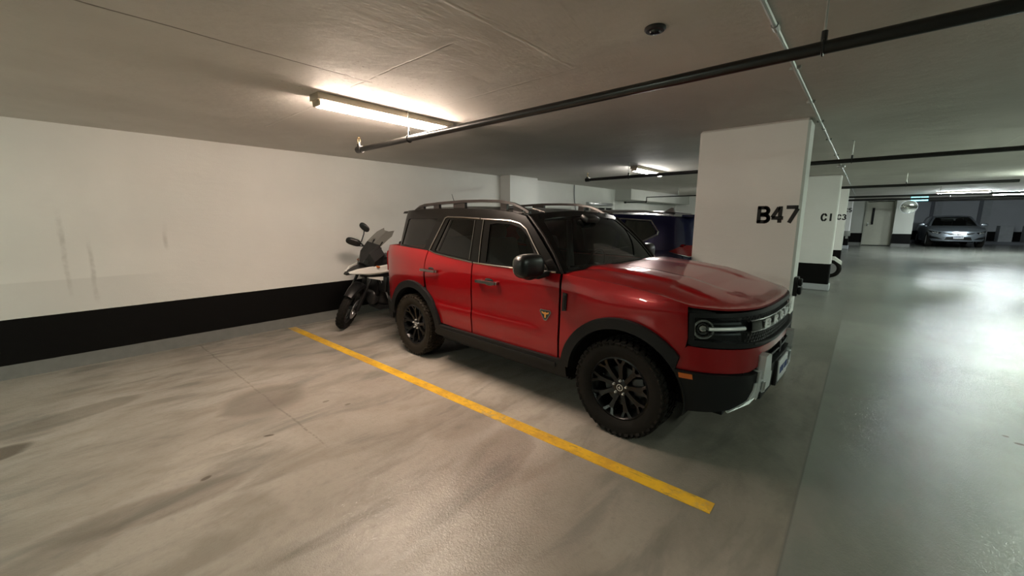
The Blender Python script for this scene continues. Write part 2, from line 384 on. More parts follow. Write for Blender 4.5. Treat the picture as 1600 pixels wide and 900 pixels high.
# stroke letters: polylines in a unit box (width .62, height 1)
def arcp(cx, cy, rx, ry, a0, a1, n=8): return [(cx+rx*math.cos(math.radians(a0+(a1-a0)*i/n)), cy+ry*math.sin(math.radians(a0+(a1-a0)*i/n))) for i in range(n+1)]
STRK = {
 'B': [[(.05, 0), (.05, 1)], [(.0, .93), (.36, .93)]+arcp(.36, .74, .18, .20, 90, -90)+[(.16, .54)], [(.16, .47), (.38, .47)]+arcp(.38, .265, .2, .205, 90, -90)+[(.0, .06)]],
 '4': [[(.44, 0), (.44, .24)], [(.44, .34), (.44, 1)], [(.36, .94), (.04, .32)], [(.0, .29), (.62, .29)]],
 '7': [[(.0, .94), (.60, .94)], [(.58, .86), (.2, 0)]],
 'C': [arcp(.32, .5, .26, .44, 100, 262, 12), arcp(.32, .5, .26, .44, 25, 80, 5), arcp(.32, .5, .26, .44, -80, -25, 5)],
 '1': [[(.3, 0), (.3, 1)]],
 '3': [arcp(.3, .73, .22, .21, 155, -80, 10), arcp(.3, .27, .25, .21, 80, -155, 10)],
 '5': [[(.54, .94), (.12, .94), (.1, .56)], [(.1, .56)]+arcp(.3, .31, .25, .25, 110, -150, 10)],
 'R': [[(.08, 0), (.08, 1)], [(.08, .93), (.36, .93)]+arcp(.38, .73, .17, .2, 90, -90)+[(.08, .53)], [(.3, .5), (.55, 0)]],
 'O': [arcp(.32, .5, .25, .44, 0, 360, 18)],
 'N': [[(.07, 0), (.07, 1)], [(.07, .95), (.55, .05)], [(.55, 0), (.55, 1)]],
}
def strokes(mb, text, h, w, M4, depth=.003, adv=.78):
    """ribbon letters in local xy plane, extruded along local z"""
    x0 = 0
    for ch in text:
        for ln in STRK[ch]:
            for (ax, ay), (bx, by) in zip(ln, ln[1:]):
                a = Vector((x0+ax*h, ay*h)); b = Vector((x0+bx*h, by*h)); d = (b-a)
                if d.length < 1e-6: continue
                d.normalize(); nn = Vector((-d.y, d.x))*w/2; e = d*(w*.18 if len(ln) > 2 else 0)
                mb.prism([(a-e+nn)[:], (a-e-nn)[:], (b+e-nn)[:], (b+e+nn)[:]], depth, M4)
        x0 += adv*h
    return x0

# ------------------------------------------------------------------ room
def flz(x):
    t = min(1, max(0, (x-15)/9.0)); return .37*t*t*(3-2*t)
def slab(name, m, x0, x1, y0, y1, zf, step=1.0, up=True):
    bm = bmesh.new(); nx = int((x1-x0)/step); ny = 6
    g = [[bm.verts.new((x0+(x1-x0)*i/nx, y0+(y1-y0)*j/ny, zf(x0+(x1-x0)*i/nx))) for j in range(ny+1)] for i in range(nx+1)]
    for i in range(nx):
        for j in range(ny):
            f = (g[i][j], g[i+1][j], g[i+1][j+1], g[i][j+1]); bm.faces.new(f if up else tuple(reversed(f)))
    me = bpy.data.meshes.new(name); bm.to_mesh(me); bm.free(); me.materials.append(m)
    o = bpy.data.objects.new(name, me); COL.objects.link(o); tag(o, kind='structure'); return o
slab('floor', M['floor'], -9, 36, -20, 3, flz)
slab('ceiling', M['ceiling'], -9, 36, -20, 3, lambda x: H, up=False)
def sbox(name, m, x0, x1, y0, y1, z0, z1, kind='structure', bev=0):
    o = MB().box(((x0+x1)/2, (y0+y1)/2, (z0+z1)/2), (x1-x0, y1-y0, z1-z0)).build(name, m, smooth=0)
    # keep texture coordinates equal to world coordinates
    if kind: tag(o, kind=kind)
    return o
sbox('wall_back', M['wall'], -9, 6.9, 0, .2, 0, H)
sbox('wall_recess', M['wall2'], 7.9, 12.5, 0, .2, 0, H)
sbox('wall_pilaster', M['wall2'], 6.9, 7.9, -.30, .2, 0, H)
sbox('wall_left', M['wall2'], -9.2, -9, -20, 3, 0, H)
sbox('wall_front', M['wall2'], -9, 36, -20.2, -20, 0, H)
# bulkhead and deep bay beyond the recess
sbox('wall_bulkhead', M['plain'], 12.5, 18.2, -.55, .2, 2.22, H)
sbox('wall_deep', M['wall2'], 18.2, 18.4, -3.2, .2, 0, H)
sbox('wall_side', M['plain'], 12.5, 18.2, .02, .2, 0, 2.22)
sbox('wall_block', M['wall2'], 20.5, 24.5, -3.4, -1.2, 0, H)
# far end
DX = 25.9
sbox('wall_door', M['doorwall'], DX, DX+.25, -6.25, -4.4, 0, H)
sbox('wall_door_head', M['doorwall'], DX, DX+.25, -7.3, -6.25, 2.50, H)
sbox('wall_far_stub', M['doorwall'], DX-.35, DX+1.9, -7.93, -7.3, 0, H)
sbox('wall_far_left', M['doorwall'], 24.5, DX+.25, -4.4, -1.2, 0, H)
sbox('wall_far', M['farwall'], 32.0, 32.2, -20, -7.0, 0, H)
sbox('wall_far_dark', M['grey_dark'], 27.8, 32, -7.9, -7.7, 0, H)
d = MB(); d.box((DX+.06, -6.775, .37+1.02), (.05, .93, 2.04)); d = d.build('door_1', M['door'], smooth=0); tag(d, kind='structure')
f = MB(); f.box((DX-.01, -6.28, .37+1.07), (.09, .06, 2.14)).box((DX-.01, -7.27, .37+1.07), (.09, .06, 2.14)).box((DX-.01, -6.775, .37+2.11), (.09, 1.05, .06)); f.build('door_frame', M['frame'], d, smooth=0)
MB().box((DX+.02, -6.55, .37+1.38), (.035, .085, .78), bev=.004).build('vision_panel', M['dark'], d)
MB().box((DX+.02, -6.40, .37+1.0), (.03, .045, .16), bev=.005).tube([(DX, -6.40, .37+1.02), (DX-.05, -6.40, .37+1.02), (DX-.055, -6.52, .37+1.02)], .011).build('door_handle', M['steel'], d)
MB().box((DX+.0, -6.775, .37+.015), (.2, 1.0, .03)).build('threshold', M['dark'], d, smooth=0)

# grey block piers and black openings of the far wall
for i, (y0, y1) in enumerate(((-9.35, -9.05), (-11.1, -10.8), (-12.9, -12.6), (-14.7, -14.4))):
    o = sbox('trim_%d' % (i+1), M['grey'], 31.85, 32.0, y0, y1, .3, H)
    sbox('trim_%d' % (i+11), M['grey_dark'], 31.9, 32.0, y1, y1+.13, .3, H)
for i, y0 in enumerate((-11.4, -12.25, -13.2, -14.3)):
    sbox('trim_%d' % (i+21), M['grey'], 31.2, 31.98, y0-.45, y0, .3, 1.28)
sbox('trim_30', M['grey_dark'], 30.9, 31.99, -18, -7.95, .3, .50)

# ------------------------------------------------------------------ pillars
def make_pillar(x, text, label, wx=.36, y0=-5.84, y1=-4.83):
    z0 = flz(x)
    t = empty('pillar', (x+wx/2, (y0+y1)/2, z0), 0, label, 'pillar')
    o = MB().box((0, 0, (H-z0)/2), (wx, y1-y0, H-z0), bev=.022, seg=1).build('shaft', M['pillar'], t, smooth=0)
    MB().box((.0, -.0, .07), (wx+.05, y1-y0+.05, .14), bev=.012, seg=1).build('plinth', M['grey'], t, smooth=0)
    # lettering on the face that looks down the row: local x -> -Y, local y -> Z, normal -> -X
    mb = MB(); h = .165
    R = Matrix(((0, 0, -1, -wx/2-.0005), (-1, 0, 0, 0), (0, 1, 0, 0), (0, 0, 0, 1)))
    ty = {'B47': -5.474, 'C1': -5.565, 'C3': -5.625, 'C5': -5.60}[text]
    strokes(mb, text, h, .036, T(0, ty-(y0+y1)/2, 1.557-z0*0) @ R, .0015, adv=.74)
    mb.build('stencilled_number', M['stencil'], t, smooth=0)
    return t
P1 = make_pillar(4.955, 'B47', 'white concrete pillar stencilled B47 with black base band beside the red SUV')
P2 = make_pillar(11.45, 'C1', 'white concrete pillar stencilled C1, next one behind the B47 pillar')
P3 = make_pillar(16.5, 'C3', 'white concrete pillar stencilled C3, partly hidden behind the C1 pillar')
P4 = make_pillar(22.6, 'C5', 'farthest white pillar with a visible 5, before the cream door')

# outlet on the lane face of the first pillar
t = empty('power_outlet', (5.10, -5.84, .90), 0, 'small black power outlet box mounted on lane side of B47 pillar', 'outlet')
MB().box((0, -.02, 0), (.11, .04, .20), bev=.008).build('box', M['plastic2'], t)
MB().box((0, -.055, .045), (.085, .03, .075), bev=.01).build('cover_flap', M['plastic'], t)
MB().box((0, -.055, -.045), (.085, .03, .075), bev=.01).build('cover_flap', M['plastic'], t)
MB().tube([(-.0, -.06, -.01), (0, -.075, -.01)], .012).build('screw', M['steel'], t)
t = empty('junction_box', (22.6, -5.77, flz(22.6)+.66), 0, 'grey metal junction box on face of the pillar with the 5', 'box')
MB().box((-.05, 0, 0), (.1, .22, .22), bev=.01).build('enclosure', M['galv'], t)
MB().box((-.04, 0, -.16), (.06, .09, .12), bev=.01).build('lower_cover', M['galv'], t)

# ------------------------------------------------------------------ floor line
tag(MB().box((2.245, -2.96, .0015), (.105, 5.82, .004)).build('parking_line', M['line'], smooth=0), 'worn yellow painted line on the floor between the empty bay and the red SUV', 'line')

# ------------------------------------------------------------------ lamps
def make_lamp(loc, m, label, L=1.28, rz=0, group=None):
    t = empty('fluorescent_lamp', loc, rz, label, 'lamp', group)
    MB().box((0, 0, -.026), (L, .150, .052), bev=.006).build('lamp_body', M['lampbody'], t)
    prof = [(-.052, -.008), (-.052, -.02), (-.042, -.044), (-.02, -.055), (.02, -.055), (.042, -.044), (.052, -.02), (.052, -.008)]
    MB().loft([[(x, a, b-.044) for a, b in prof] for x in (-L/2+.03, L/2-.03)]).build('diffuser', m, t, smooth=40)
    for s in (-1, 1): MB().box((s*(L/2-.02), 0, -.070), (.022, .108, .05), bev=.008).build('end_cap', M['lampbody'], t)
    return t
make_lamp((2.19, -2.985, H), M['e_warm'], 'warm fluorescent ceiling lamp above the empty bay, nearest to the camera', L=1.36)
make_lamp((7.85, -3.03, H), M['e_neut'], 'white fluorescent ceiling lamp above the blue SUV, second of the row')
g = 'lane lamps'
make_lamp((7.9, -9.2, H), M['e_lane'], 'cool fluorescent ceiling lamp over the driving lane across from the B47 pillar')
make_lamp((13.6, -9.2, H), M['e_lane'], 'cool fluorescent ceiling lamp over the driving lane across from the C1 pillar')
make_lamp((2.0, -9.4, H), M['e_dim'], 'dim fluorescent ceiling lamp over the driving lane behind the camera')
make_lamp((21.0, -8.75, H), M['e_far'], 'bright cool fluorescent lamp over the lane in front of the silver sedan', rz=1.45)
make_lamp((22.6, -10.3, H), M['e_far'], 'bright lamp at right edge of the view near the grey far wall', rz=1.45)
make_lamp((-3.6, -3.03, H), M['e_lane'], 'fluorescent ceiling lamp above the bays left of the view')
make_lamp((14.2, -3.03, H), M['e_neut'], 'fluorescent ceiling lamp behind the C1 pillar')

# ------------------------------------------------------------------ sprinkler pipes
def make_pipe(x, y0, y1, r, hangers, label, z=2.318, head='up', tee=None, end=True):
    """runs along -Y from y0 (wall side end) to y1"""
    t = empty('sprinkler_pipe', (x, y0, z), 0, label, 'pipe', None)
    MB().tube([(0, 0, 0), (0, y1-y0, 0)], r, 14).build('pipe_run', M['pipe'], t, smooth=50)
    if end:
        MB().tube([(0, .035, 0), (0, -.05, 0)], r*1.3, 14).tube([(0, -.0, 0), (0, 0, .055)], r*.8, 10).build('elbow', M['pipe'], t, smooth=50)
        h = MB().tube([(0, 0, .05), (0, 0, .075)], .011, 8).tube([(-.012, 0, .075), (-.012, 0, .105), (0, 0, .118)], .0035, 6).tube([(.012, 0, .075), (.012, 0, .105), (0, 0, .118)], .0035, 6).lathe([(0, .118), (.019, .118), (.019, .121), (0, .121)], 12)
        h.build('sprinkler_head', M['brass'], t)
    for hy in hangers:
        y = hy-y0
        m = MB().tube([(0, y, r+.03), (0, y, H-z)], .0045, 6).lathe([(0, 0), (.018, 0), (.018, -.006), (0, -.006)], 10, T(0, y, H-z))
        hh = m.build('hanger_rod', M['galv'], t)
        MB().tube([(math.cos(a)*(r+.004), y, math.sin(a)*(r+.004)) for a in [k*PI/8 for k in range(16)]], .005, 6, closed=True).tube([(0, y, r), (0, y, r+.04)], .012, 8).build('hanger_ring', M['pipe'], t)
    return t
make_pipe(2.30, -2.21, -12, .027, (-3.10, -6.12, -9.0), 'nearest black sprinkler pipe crossing the ceiling from the first lamp to upper right')
make_pipe(6.75, -2.34, -14, .027, (-3.15, -6.12, -9.0), 'second black sprinkler pipe passing behind the B47 pillar')
make_pipe(12.25, -3.0, -8.45, .03, (-6.9,), 'third black sprinkler pipe passing behind the C1 pillar')
make_pipe(17.6, -3.0, -16, .032, (-7.9, -12.5), 'fourth black sprinkler pipe passing behind the C3 pillar')
make_pipe(20.4, -3.0, -16, .04, (-8.4, -12.5), 'farthest black sprinkler pipe just before the cream door')
# stepped branch pipe above the blue SUV
t = empty('branch_pipe', (12.9, -.9, 2.30), 0, 'thin stepped black branch pipe under the ceiling above the blue SUV', 'pipe')
MB().tube([(0, .02, -.17), (0, 0, -.14), (0, 0, 0), (0, -2.3, 0)], .02, 8).tube([(0, 0, -.14), (0, .72, -.145)], .016, 8).build('pipe_run', M['pipe'], t)
MB().tube([(0, .7, -.145), (0, .76, -.145)], .03, 8).build('coupling', M['pipe'], t)
MB().tube([(0, -2.1, 0), (0, -2.3, 0)], .032, 8).build('coupling', M['pipe'], t)
for hy in (-1.0, -2.0): MB().tube([(0, hy, .0), (0, hy, H-2.30)], .005, 6).build('hanger_rod', M['galv'], t)
# ceiling conduit
t = empty('conduit', (0, -5.89, H-.014), 0, 'thin grey metal conduit running along the ceiling beside the pillar tops', 'conduit')
MB().tube([(-6, 0, 0), (24, 0, 0)], .012, 8).build('conduit_run', M['galv'], t)
for cx in (2.55, 5.6, 8.65, 11.7, 14.7): MB().tube([(cx-.03, 0, 0), (cx+.03, 0, 0)], .017, 10).build('coupling', M['galv'], t)
for cx in (3.3, 4.3, 5.2, 6.4, 8.0, 10): MB().box((cx, 0, .004), (.025, .06, .02), bev=.003).build('clip', M['galv'], t)
MB().box((9.55, 0, -.01), (.12, .12, .045), bev=.01).build('conduit_box', M['galv'], t)
# black ceiling disc
t = empty('ceiling_detector', (2.19, -5.415, H), 0, 'small round black detector on the ceiling near the first pipe', 'detector')
MB().lathe([(0, 0), (.052, 0), (.054, -.008), (.045, -.018), (0, -.02)], 28).build('base_ring', M['plastic2'], t)
MB().lathe([(0, -.018), (.028, -.018), (.024, -.026), (0, -.028)], 20).build('sensor', M['gloss_black'], t)

# exit sign and convex mirror
t = empty('exit_sign', (22.9, -7.83, 2.40), 0, 'small lit cyan exit sign hanging below ceiling near the convex mirror', 'sign')
MB().box((0, 0, 0), (.06, .52, .19), bev=.01).build('sign_case', M['plastic2'], t)
MB().box((-.032, 0, 0), (.006, .49, .165)).build('sign_face', M['exit_c'], t, smooth=0)
mb = MB()
for pts in ([(-.02, -.05), (.0, 0.0), (.015, .03)], [(.015, .03), (.03, .05)], [(0, 0), (.035, -.02), (.03, -.055)], [(.015, .03), (.045, .01)], [(.015, .03), (-.02, .02)]):
    for a, b in zip(pts, pts[1:]): mb.bar((-.037, -a[0], a[1]), (-.037, -b[0], b[1]), .012, .014)
mb.blob((-.037, -.03, .06), (.004, .013, .013))
mb.build('running_figure', M['exit_w'], t, smooth=0)
MB().box((-.037, .17, 0), (.004, .02, .10)).box((-.037, .14, .02), (.004, .05, .02)).build('door_mark', M['exit_w'], t, smooth=0)
MB().box((-.037, -.16, .0), (.004, .03, .08)).build('arrow_mark', M['exit_w'], t, smooth=0)
for hy in (.15, -.15): MB().tube([(0, hy, .09), (0, hy, H-2.40)], .006, 6).build('hanger', M['galv'], t)
t = empty('convex_mirror', (22.6, -7.55, 2.08), 0, 'round convex traffic mirror on bracket in front of the far white wall', 'mirror')
Rm = T(0, 0, 0) @ RZ(.12) @ RY(-PI/2-.12)
MB().lathe([(0, .075), (.07, .07), (.14, .055), (.20, .03), (.25, 0)], 36, Rm).build('mirror_face', M['mirror'], t, smooth=80)
MB().lathe([(.25, -.02), (.265, -.02), (.265, .006), (.245, .006)], 36, Rm, closed=True).lathe([(0, -.03), (.15, -.028), (.25, -.01)], 36, Rm).build('mirror_rim', M['steel'], t)
MB().tube([(.03, 0, 0), (.5, .0, .1), (2.95, -.2, .1)], .016, 8).build('bracket', M['galv'], t)

# barred openings on the recessed back wall, and a loose cable
for (x0, x1, z0, z1, lab, nb) in ((8.05, 9.75, 1.25, 1.90, 'wide barred window opening seen through the roof rails of the red SUV', 6), (10.35, 12.25, 1.2, 1.98, 'barred window opening in white frame left of the grey far bay', 4)):
    t = empty('window_grille', ((x0+x1)/2, 0, z0), 0, lab, 'window')
    w = x1-x0; hh = z1-z0
    MB().box((0, -.005, hh/2), (w, .012, hh)).build('opening', M['dark'], t, smooth=0)
    mb = MB()
    for k in range(nb+1): mb.box((-w/2+w*k/nb, -.03, hh/2), (.05, .04, hh))
    mb.box((0, -.03, hh), (w+.05, .05, .05)).box((0, -.03, 0), (w+.05, .05, .05))
    mb.build('frame', M['plain'], t, smooth=0)
tag(MB().box((11.4, -.06, 2.06), (1.5, .1, .09), bev=.01).build('duct', M['steel']), 'short shiny metal duct on wall above the barred window', 'duct')
tag(MB().tube([(9.95, -.03, 2.55), (9.95, -.03, 2.3), (9.97, -.035, 2.1), (10.03, -.035, 1.9), (10.08, -.03, 1.7)], .014, 6).build('cable', M['grey_dark']), 'dark loose cable hanging down the white recessed wall', 'cable')

# ------------------------------------------------------------------ curved panel machinery for the cars
def resample(pts, step=.02):
    out = []
    P = [Vector(p) for p in pts]; n = len(P)
    for i in range(n-1):
        p0 = P[i-1] if i else P[0]*2-P[1]; p1 = P[i]; p2 = P[i+1]; p3 = P[i+2] if i+2 < n else P[-1]*2-P[-2]
        k = max(2, int((p2-p1).length/step))
        for j in range(k):
            t = j/k
            out.append(.5*((2*p1)+(p2-p0)*t+(2*p0-5*p1+4*p2-p3)*t*t+(3*p1-p0-3*p2+p3)*t**3))
    out.append(P[-1]); return out
class Wrap:
    """plan outline from the nose centre down the near side to the tail centre; inset(s,z) pulls the skin inwards"""
    def __init__(s, pts, inset, win=1):
        s.win = win; s.p = resample(pts); s.inset = inset; s.c = [0]
        for a, b in zip(s.p, s.p[1:]): s.c.append(s.c[-1]+(b-a).length)
        s.L = s.c[-1]
    def at(s, u):
        u = min(max(u, 0), s.L); lo, hi = 0, len(s.c)-1
        while hi-lo > 1:
            m = (lo+hi)//2
            if s.c[m] <= u: lo = m
            else: hi = m
        t = (u-s.c[lo])/(s.c[hi]-s.c[lo]); p = s.p[lo].lerp(s.p[hi], t)
        def gp(i):
            if i < 0: return Vector((s.p[-i].x, -s.p[-i].y)) if abs(s.p[0].y) < 1e-6 else s.p[0]
            m = len(s.p)-1
            return s.p[i] if i <= m else (Vector((s.p[2*m-i].x, -s.p[2*m-i].y)) if abs(s.p[m].y) < 1e-6 else s.p[m])
        k = s.win; t2 = t if k > 1 else 0
        d = (gp(hi+k).lerp(gp(hi+k+1), t2)-gp(lo-k).lerp(gp(lo-k+1), t2)).normalized()
        return p, Vector((-d.y, d.x))      # outward normal
    def sa(s, a):       # arclength for a given a (a decreases along the path)
        for i in range(len(s.p)-1):
            if s.p[i].x >= a >= s.p[i+1].x and i > 0: return s.c[i]+(s.c[i+1]-s.c[i])*(s.p[i].x-a)/max(1e-9, s.p[i].x-s.p[i+1].x)
        return 0 if a > s.p[0].x else s.L
    def sy(s, y):       # arclength on the nose for |y|
        for i in range(len(s.p)-1):
            if -s.p[i].y <= y <= -s.p[i+1].y: return s.c[i]+(s.c[i+1]-s.c[i])*(y+s.p[i].y)/max(1e-9, s.p[i].y-s.p[i+1].y)
        return s.L
    def syr(s, y):      # arclength on the tail for |y|
        for i in range(len(s.p)-2, 0, -1):
            if -s.p[i].y >= y >= -s.p[i+1].y: return s.c[i]+(s.c[i+1]-s.c[i])*(-s.p[i].y-y)/max(1e-9, s.p[i+1].y-s.p[i].y)
        return s.L
    def f(s, off=0):
        def g(u, z):
            p, n = s.at(abs(u)); d = off-s.inset(abs(u), z)
            q = p+n*d
            return Vector((q.x, q.y if u >= 0 else -q.y, z))
        g.flip = True; return g
    def ft(s, off=0):      # same skin, measured along the tail from its centre: w<0 near side
        f = s.f(off)
        def g(w, z):
            q = f(max(.001, s.L-abs(w)), z); return Vector((q.x, q.y if w < 0 else -q.y, z))
        g.flip = True; return g
def inpoly(x, y, P):
    c = False; j = len(P)-1
    for i in range(len(P)):
        if (P[i][1] > y) != (P[j][1] > y) and x < (P[j][0]-P[i][0])*(y-P[i][1])/(P[j][1]-P[i][1])+P[i][0]: c = not c
        j = i
    return c
def dens(poly, step):
    out = []
    for i in range(len(poly)):
        a = Vector(poly[i][:2]); b = Vector(poly[(i+1) % len(poly)][:2]); k = max(1, int((b-a).length/step+.5))
        for j in range(k): out.append(tuple(a.lerp(b, j/k)))
    return out
def segd(x, y, P):
    best = 9
    for i in range(len(P)):
        ax, ay = P[i]; bx, by = P[(i+1) % len(P)]; dx, dy = bx-ax, by-ay; L = dx*dx+dy*dy
        t = 0 if L == 0 else max(0, min(1, ((x-ax)*dx+(y-ay)*dy)/L)); best = min(best, math.hypot(x-ax-t*dx, y-ay-t*dy))
    return best
def panel(name, poly, fm, m, parent, holes=(), step=.04, thick=.012, flip=False, rnd=.0):
    """fill a 2-D outline with a grid, map it with fm(u,v), give it a turned-in edge and exact smooth normals"""
    loops = [dens(poly, step)]+[dens(h, step) for h in holes]
    V = []; E_ = []
    for L in loops:
        b = len(V); V += L; E_ += [(b+i, b+(i+1) % len(L)) for i in range(len(L))]
    nb = len(V)
    xs = [p[0] for p in loops[0]]; ys = [p[1] for p in loops[0]]
    x = min(xs)+step*.5
    while x < max(xs):
        y = min(ys)+step*.5
        while y < max(ys):
            if inpoly(x, y, loops[0]) and not any(inpoly(x, y, h) for h in loops[1:]) and all(segd(x, y, L) > step*.45 for L in loops): V.append((x, y))
            y += step
        x += step
    r = geometry.delaunay_2d_cdt([Vector(v) for v in V], E_, [], 0, 1e-5)
    rv, rf, org = r[0], r[2], r[3]
    m2 = {}
    for i, oo in enumerate(org):
        for k in oo: m2[k] = i
    tris = []
    for f in rf:
        cx = sum(rv[i].x for i in f)/len(f); cy = sum(rv[i].y for i in f)/len(f)
        if inpoly(cx, cy, loops[0]) and not any(inpoly(cx, cy, h) for h in loops[1:]): tris.append(list(f))
    P3 = []; N3 = []
    sg = -1 if hasattr(fm, 'flip') else 1
    for p in rv:
        h = 2e-3; a = fm(p.x, p.y); du = fm(p.x+h, p.y)-fm(p.x-h, p.y); dv = fm(p.x, p.y+h)-fm(p.x, p.y-h)
        nn = du.cross(dv)*sg; nn = nn.normalized() if nn.length > 1e-12 else Vector((0, 0, 1)); P3.append(a); N3.append(nn)
    verts = list(P3); faces = []; norms = []
    for f in tris:
        a, b, c = [P3[i] for i in f[:3]]
        if (b-a).cross(c-a).dot(N3[f[0]]) < 0: f = f[::-1]
        faces.append(f); norms += [N3[i] for i in f]
    if thick:
        base = 0
        for L in loops:
            ids = [m2[base+i] for i in range(len(L))]; base += len(L); k = len(ids)
            if 1:
                low = []
                for i in ids: low.append(len(verts)); verts.append(P3[i]-N3[i]*thick)
                for i in range(k):
                    j = (i+1) % k; q = [ids[i], ids[j], low[j], low[i]]
                    t = (P3[ids[j]]-P3[ids[i]]); sn = t.cross(N3[ids[i]])
                    if sn.length < 1e-12: continue
                    sn.normalize()
                    # outward from the filled area
                    mid = (rv[ids[i]]+rv[ids[j]])/2; e = Vector((rv[ids[j]].y-rv[ids[i]].y, -(rv[ids[j]].x-rv[ids[i]].x)))
                    e = e.normalized()*1e-4 if e.length > 0 else Vector((1e-4, 0)); tp = mid+e
                    ins = inpoly(tp.x, tp.y, loops[0]) and not any(inpoly(tp.x, tp.y, h) for h in loops[1:])
                    w = fm(tp.x, tp.y)-fm(mid.x, mid.y)
                    if ins: w = -w
                    if sn.dot(w) < 0: sn = -sn
                    a, b, c = verts[q[0]], verts[q[1]], verts[q[2]]
                    if (b-a).cross(c-a).dot(sn) < 0: q = q[::-1]
                    faces.append(q); norms += [sn]*4
    me = bpy.data.meshes.new(name); me.from_pydata([tuple(v) for v in verts], [], faces); me.update()
    for p in me.polygons: p.use_smooth = True
    me.normals_split_custom_set([tuple(v) for v in norms])
    me.materials.append(m)
    o = bpy.data.objects.new(name, me); COL.objects.link(o)
    if parent: o.parent = parent
    return o
def arc(cx, cy, r, a0, a1, n=20): return [(cx+r*math.cos(math.radians(a0+(a1-a0)*i/n)), cy+r*math.sin(math.radians(a0+(a1-a0)*i/n))) for i in range(n+1)]
def lerp(a, b, t): return a+(b-a)*t
def interp(tab, x):
    if x <= tab[0][0]: return tab[0][1]
    for (a, b), (c, d) in zip(tab, tab[1:]):
        if x <= c: return b+(d-b)*(x-a)/(c-a)
    return tab[-1][1]
def smooth(x, a, b):
    t = max(0, min(1, (x-a)/(b-a))); return t*t*(3-2*t)

def make_wheel(parent, x, y, R=.365, W=.235, rim=.233, side=-1, spokes=9, steer=0, m_t='rubber', m_r='rim', knobs=44, full=True, name='wheel'):
    """wheel part: alloy rim with tyre, disc, cap and nuts as sub-parts; outer face towards side*y"""
    t = empty(name, (x, y, R)); t.parent = parent; t.rotation_euler = (0, 0, steer)
    F = RX(PI/2*(1 if side < 0 else -1))      # local z -> outward
    w = W/2
    tb = MB()
    prof = [(rim+.004, -w*.72), (rim+.02, -w*.88), (R-.06, -w*1.0), (R-.022, -w*.93), (R-.010, -w*.80), (R-.010, w*.80), (R-.022, w*.93), (R-.06, w*1.0), (rim+.045, w*.96), (rim+.018, w*.86), (rim+.002, w*.74)]
    tb.lathe(prof, 64, F)
    if knobs:
        for k in range(knobs):
            a = 2*PI*k/knobs
            for (zz, ww, hh, off) in ((-w*.70, w*.36, .014, 0), (w*.70, w*.36, .014, .5), (-w*.22, w*.34, .012, .5), (w*.22, w*.34, .012, 0)):
                aa = a+off*2*PI/knobs
                tb.box((0, 0, 0), (hh, 2*PI*R/knobs*.66, ww), F @ RZ(aa) @ T(R-.007, 0, zz) @ RX(.25 if zz > 0 else -.25))
            for s_ in (-1, 1):
                tb.box((0, 0, 0), (.03, 2*PI*R/knobs*(.6 if k % 2 else .35), .012), F @ RZ(a) @ T(R-.030, 0, s_*w*.93) @ RY(-s_*.5))
    tb.build('tyre', M[m_t], t, smooth=30)
    mb = MB()
    mb.lathe([(rim+.004, w*.76), (rim-.006, w*.80), (rim-.014, w*.72), (rim-.022, w*.3), (rim-.03, -w*.6), (rim, -w*.72)], 56, F)
    mb.lathe([(.0, w*.50), (.05, w*.50), (.066, w*.44), (.070, w*.2), (0, w*.15)], 32, F)
    for k in range(spokes):
        a = 2*PI*k/spokes+.17
        Mx = F @ RZ(a)
        mb.loft([[Mx @ Vector(v) for v in ((.055, -.020, w*.22), (.055, .020, w*.22), (.055, .017, w*.47), (.055, -.017, w*.47))],
                 [Mx @ Vector(v) for v in ((.13, -.018, w*.26), (.13, .018, w*.26), (.13, .014, w*.55), (.13, -.014, w*.55))],
                 [Mx @ Vector(v) for v in ((.188, -.026, w*.32), (.188, .026, w*.32), (.188, .022, w*.62), (.188, -.022, w*.62))]])
        for s_ in (-1, 1):
            mb.loft([[Mx @ Vector(v) for v in ((.180, s_*.002, w*.34), (.180, s_*.028, w*.34), (.180, s_*.024, w*.62), (.180, s_*.004, w*.62))],
                     [Mx @ Vector(v) for v in ((rim-.012, s_*.018, w*.42), (rim-.012, s_*.052, w*.42), (rim-.014, s_*.048, w*.76), (rim-.014, s_*.022, w*.76))]])
    mb.build('rim', M[m_r], t, smooth=40)
    MB().lathe([(0, .0), (.15, .0), (.15, .012), (0, .012)], 36, F).box((0, 0, 0), (.09, .13, .05), F @ RZ(.2) @ T(.135, 0, .012), bev=.01).build('brake_disc', M['engine'], t)
    if full:
        cb = MB().lathe([(0, w*.56), (.024, w*.56), (.028, w*.50)], 24, F)
        cb.build('centre_cap', M['plastic2'], t)
        MB().lathe([(.021, w*.565), (.0255, w*.565), (.0255, w*.575), (.021, w*.575)], 24, F, closed=True).box((0, 0, 0), (.016, .007, .004), F @ RZ(.8) @ T(0, .004, w*.575)).box((0, 0, 0), (.007, .016, .004), F @ RZ(.8) @ T(-.003, -.002, w*.575)).build('cap_emblem', M['nut'], t)
        for k in range(5):
            a = 2*PI*k/5+.3
            MB().lathe([(0, .021), (.006, .019), (.0095, .012), (.0105, 0)], 6, F @ T(.052*math.cos(a), .052*math.sin(a), w*.50)).build('lug_nut', M['nut'], t, smooth=20)
    return t

def top_height(edge_poly, zed, rise, es, extra=None):
    """height over a plan polygon: edge height + crown rising away from the edge"""
    def g(a, y):
        e = segd(a, y, edge_poly) if inpoly(a, y, edge_poly) else 0
        return Vector((a, y, zed(a, y)+rise*(1-math.exp(-(e/es)**1.3))+(extra(a, y, e) if extra else 0)))
    return g

# ------------------------------------------------------------------ the red SUV
CX, CYW, CZ = 2.592+.925*math.cos(-.044), -5.0984+.925*math.sin(-.044), 0
car = empty('sport_utility_vehicle', (CX, CYW, 0), -PI/2-.044, 'metallic red SUV with black roof parked between the yellow line and B47 pillar', 'car')
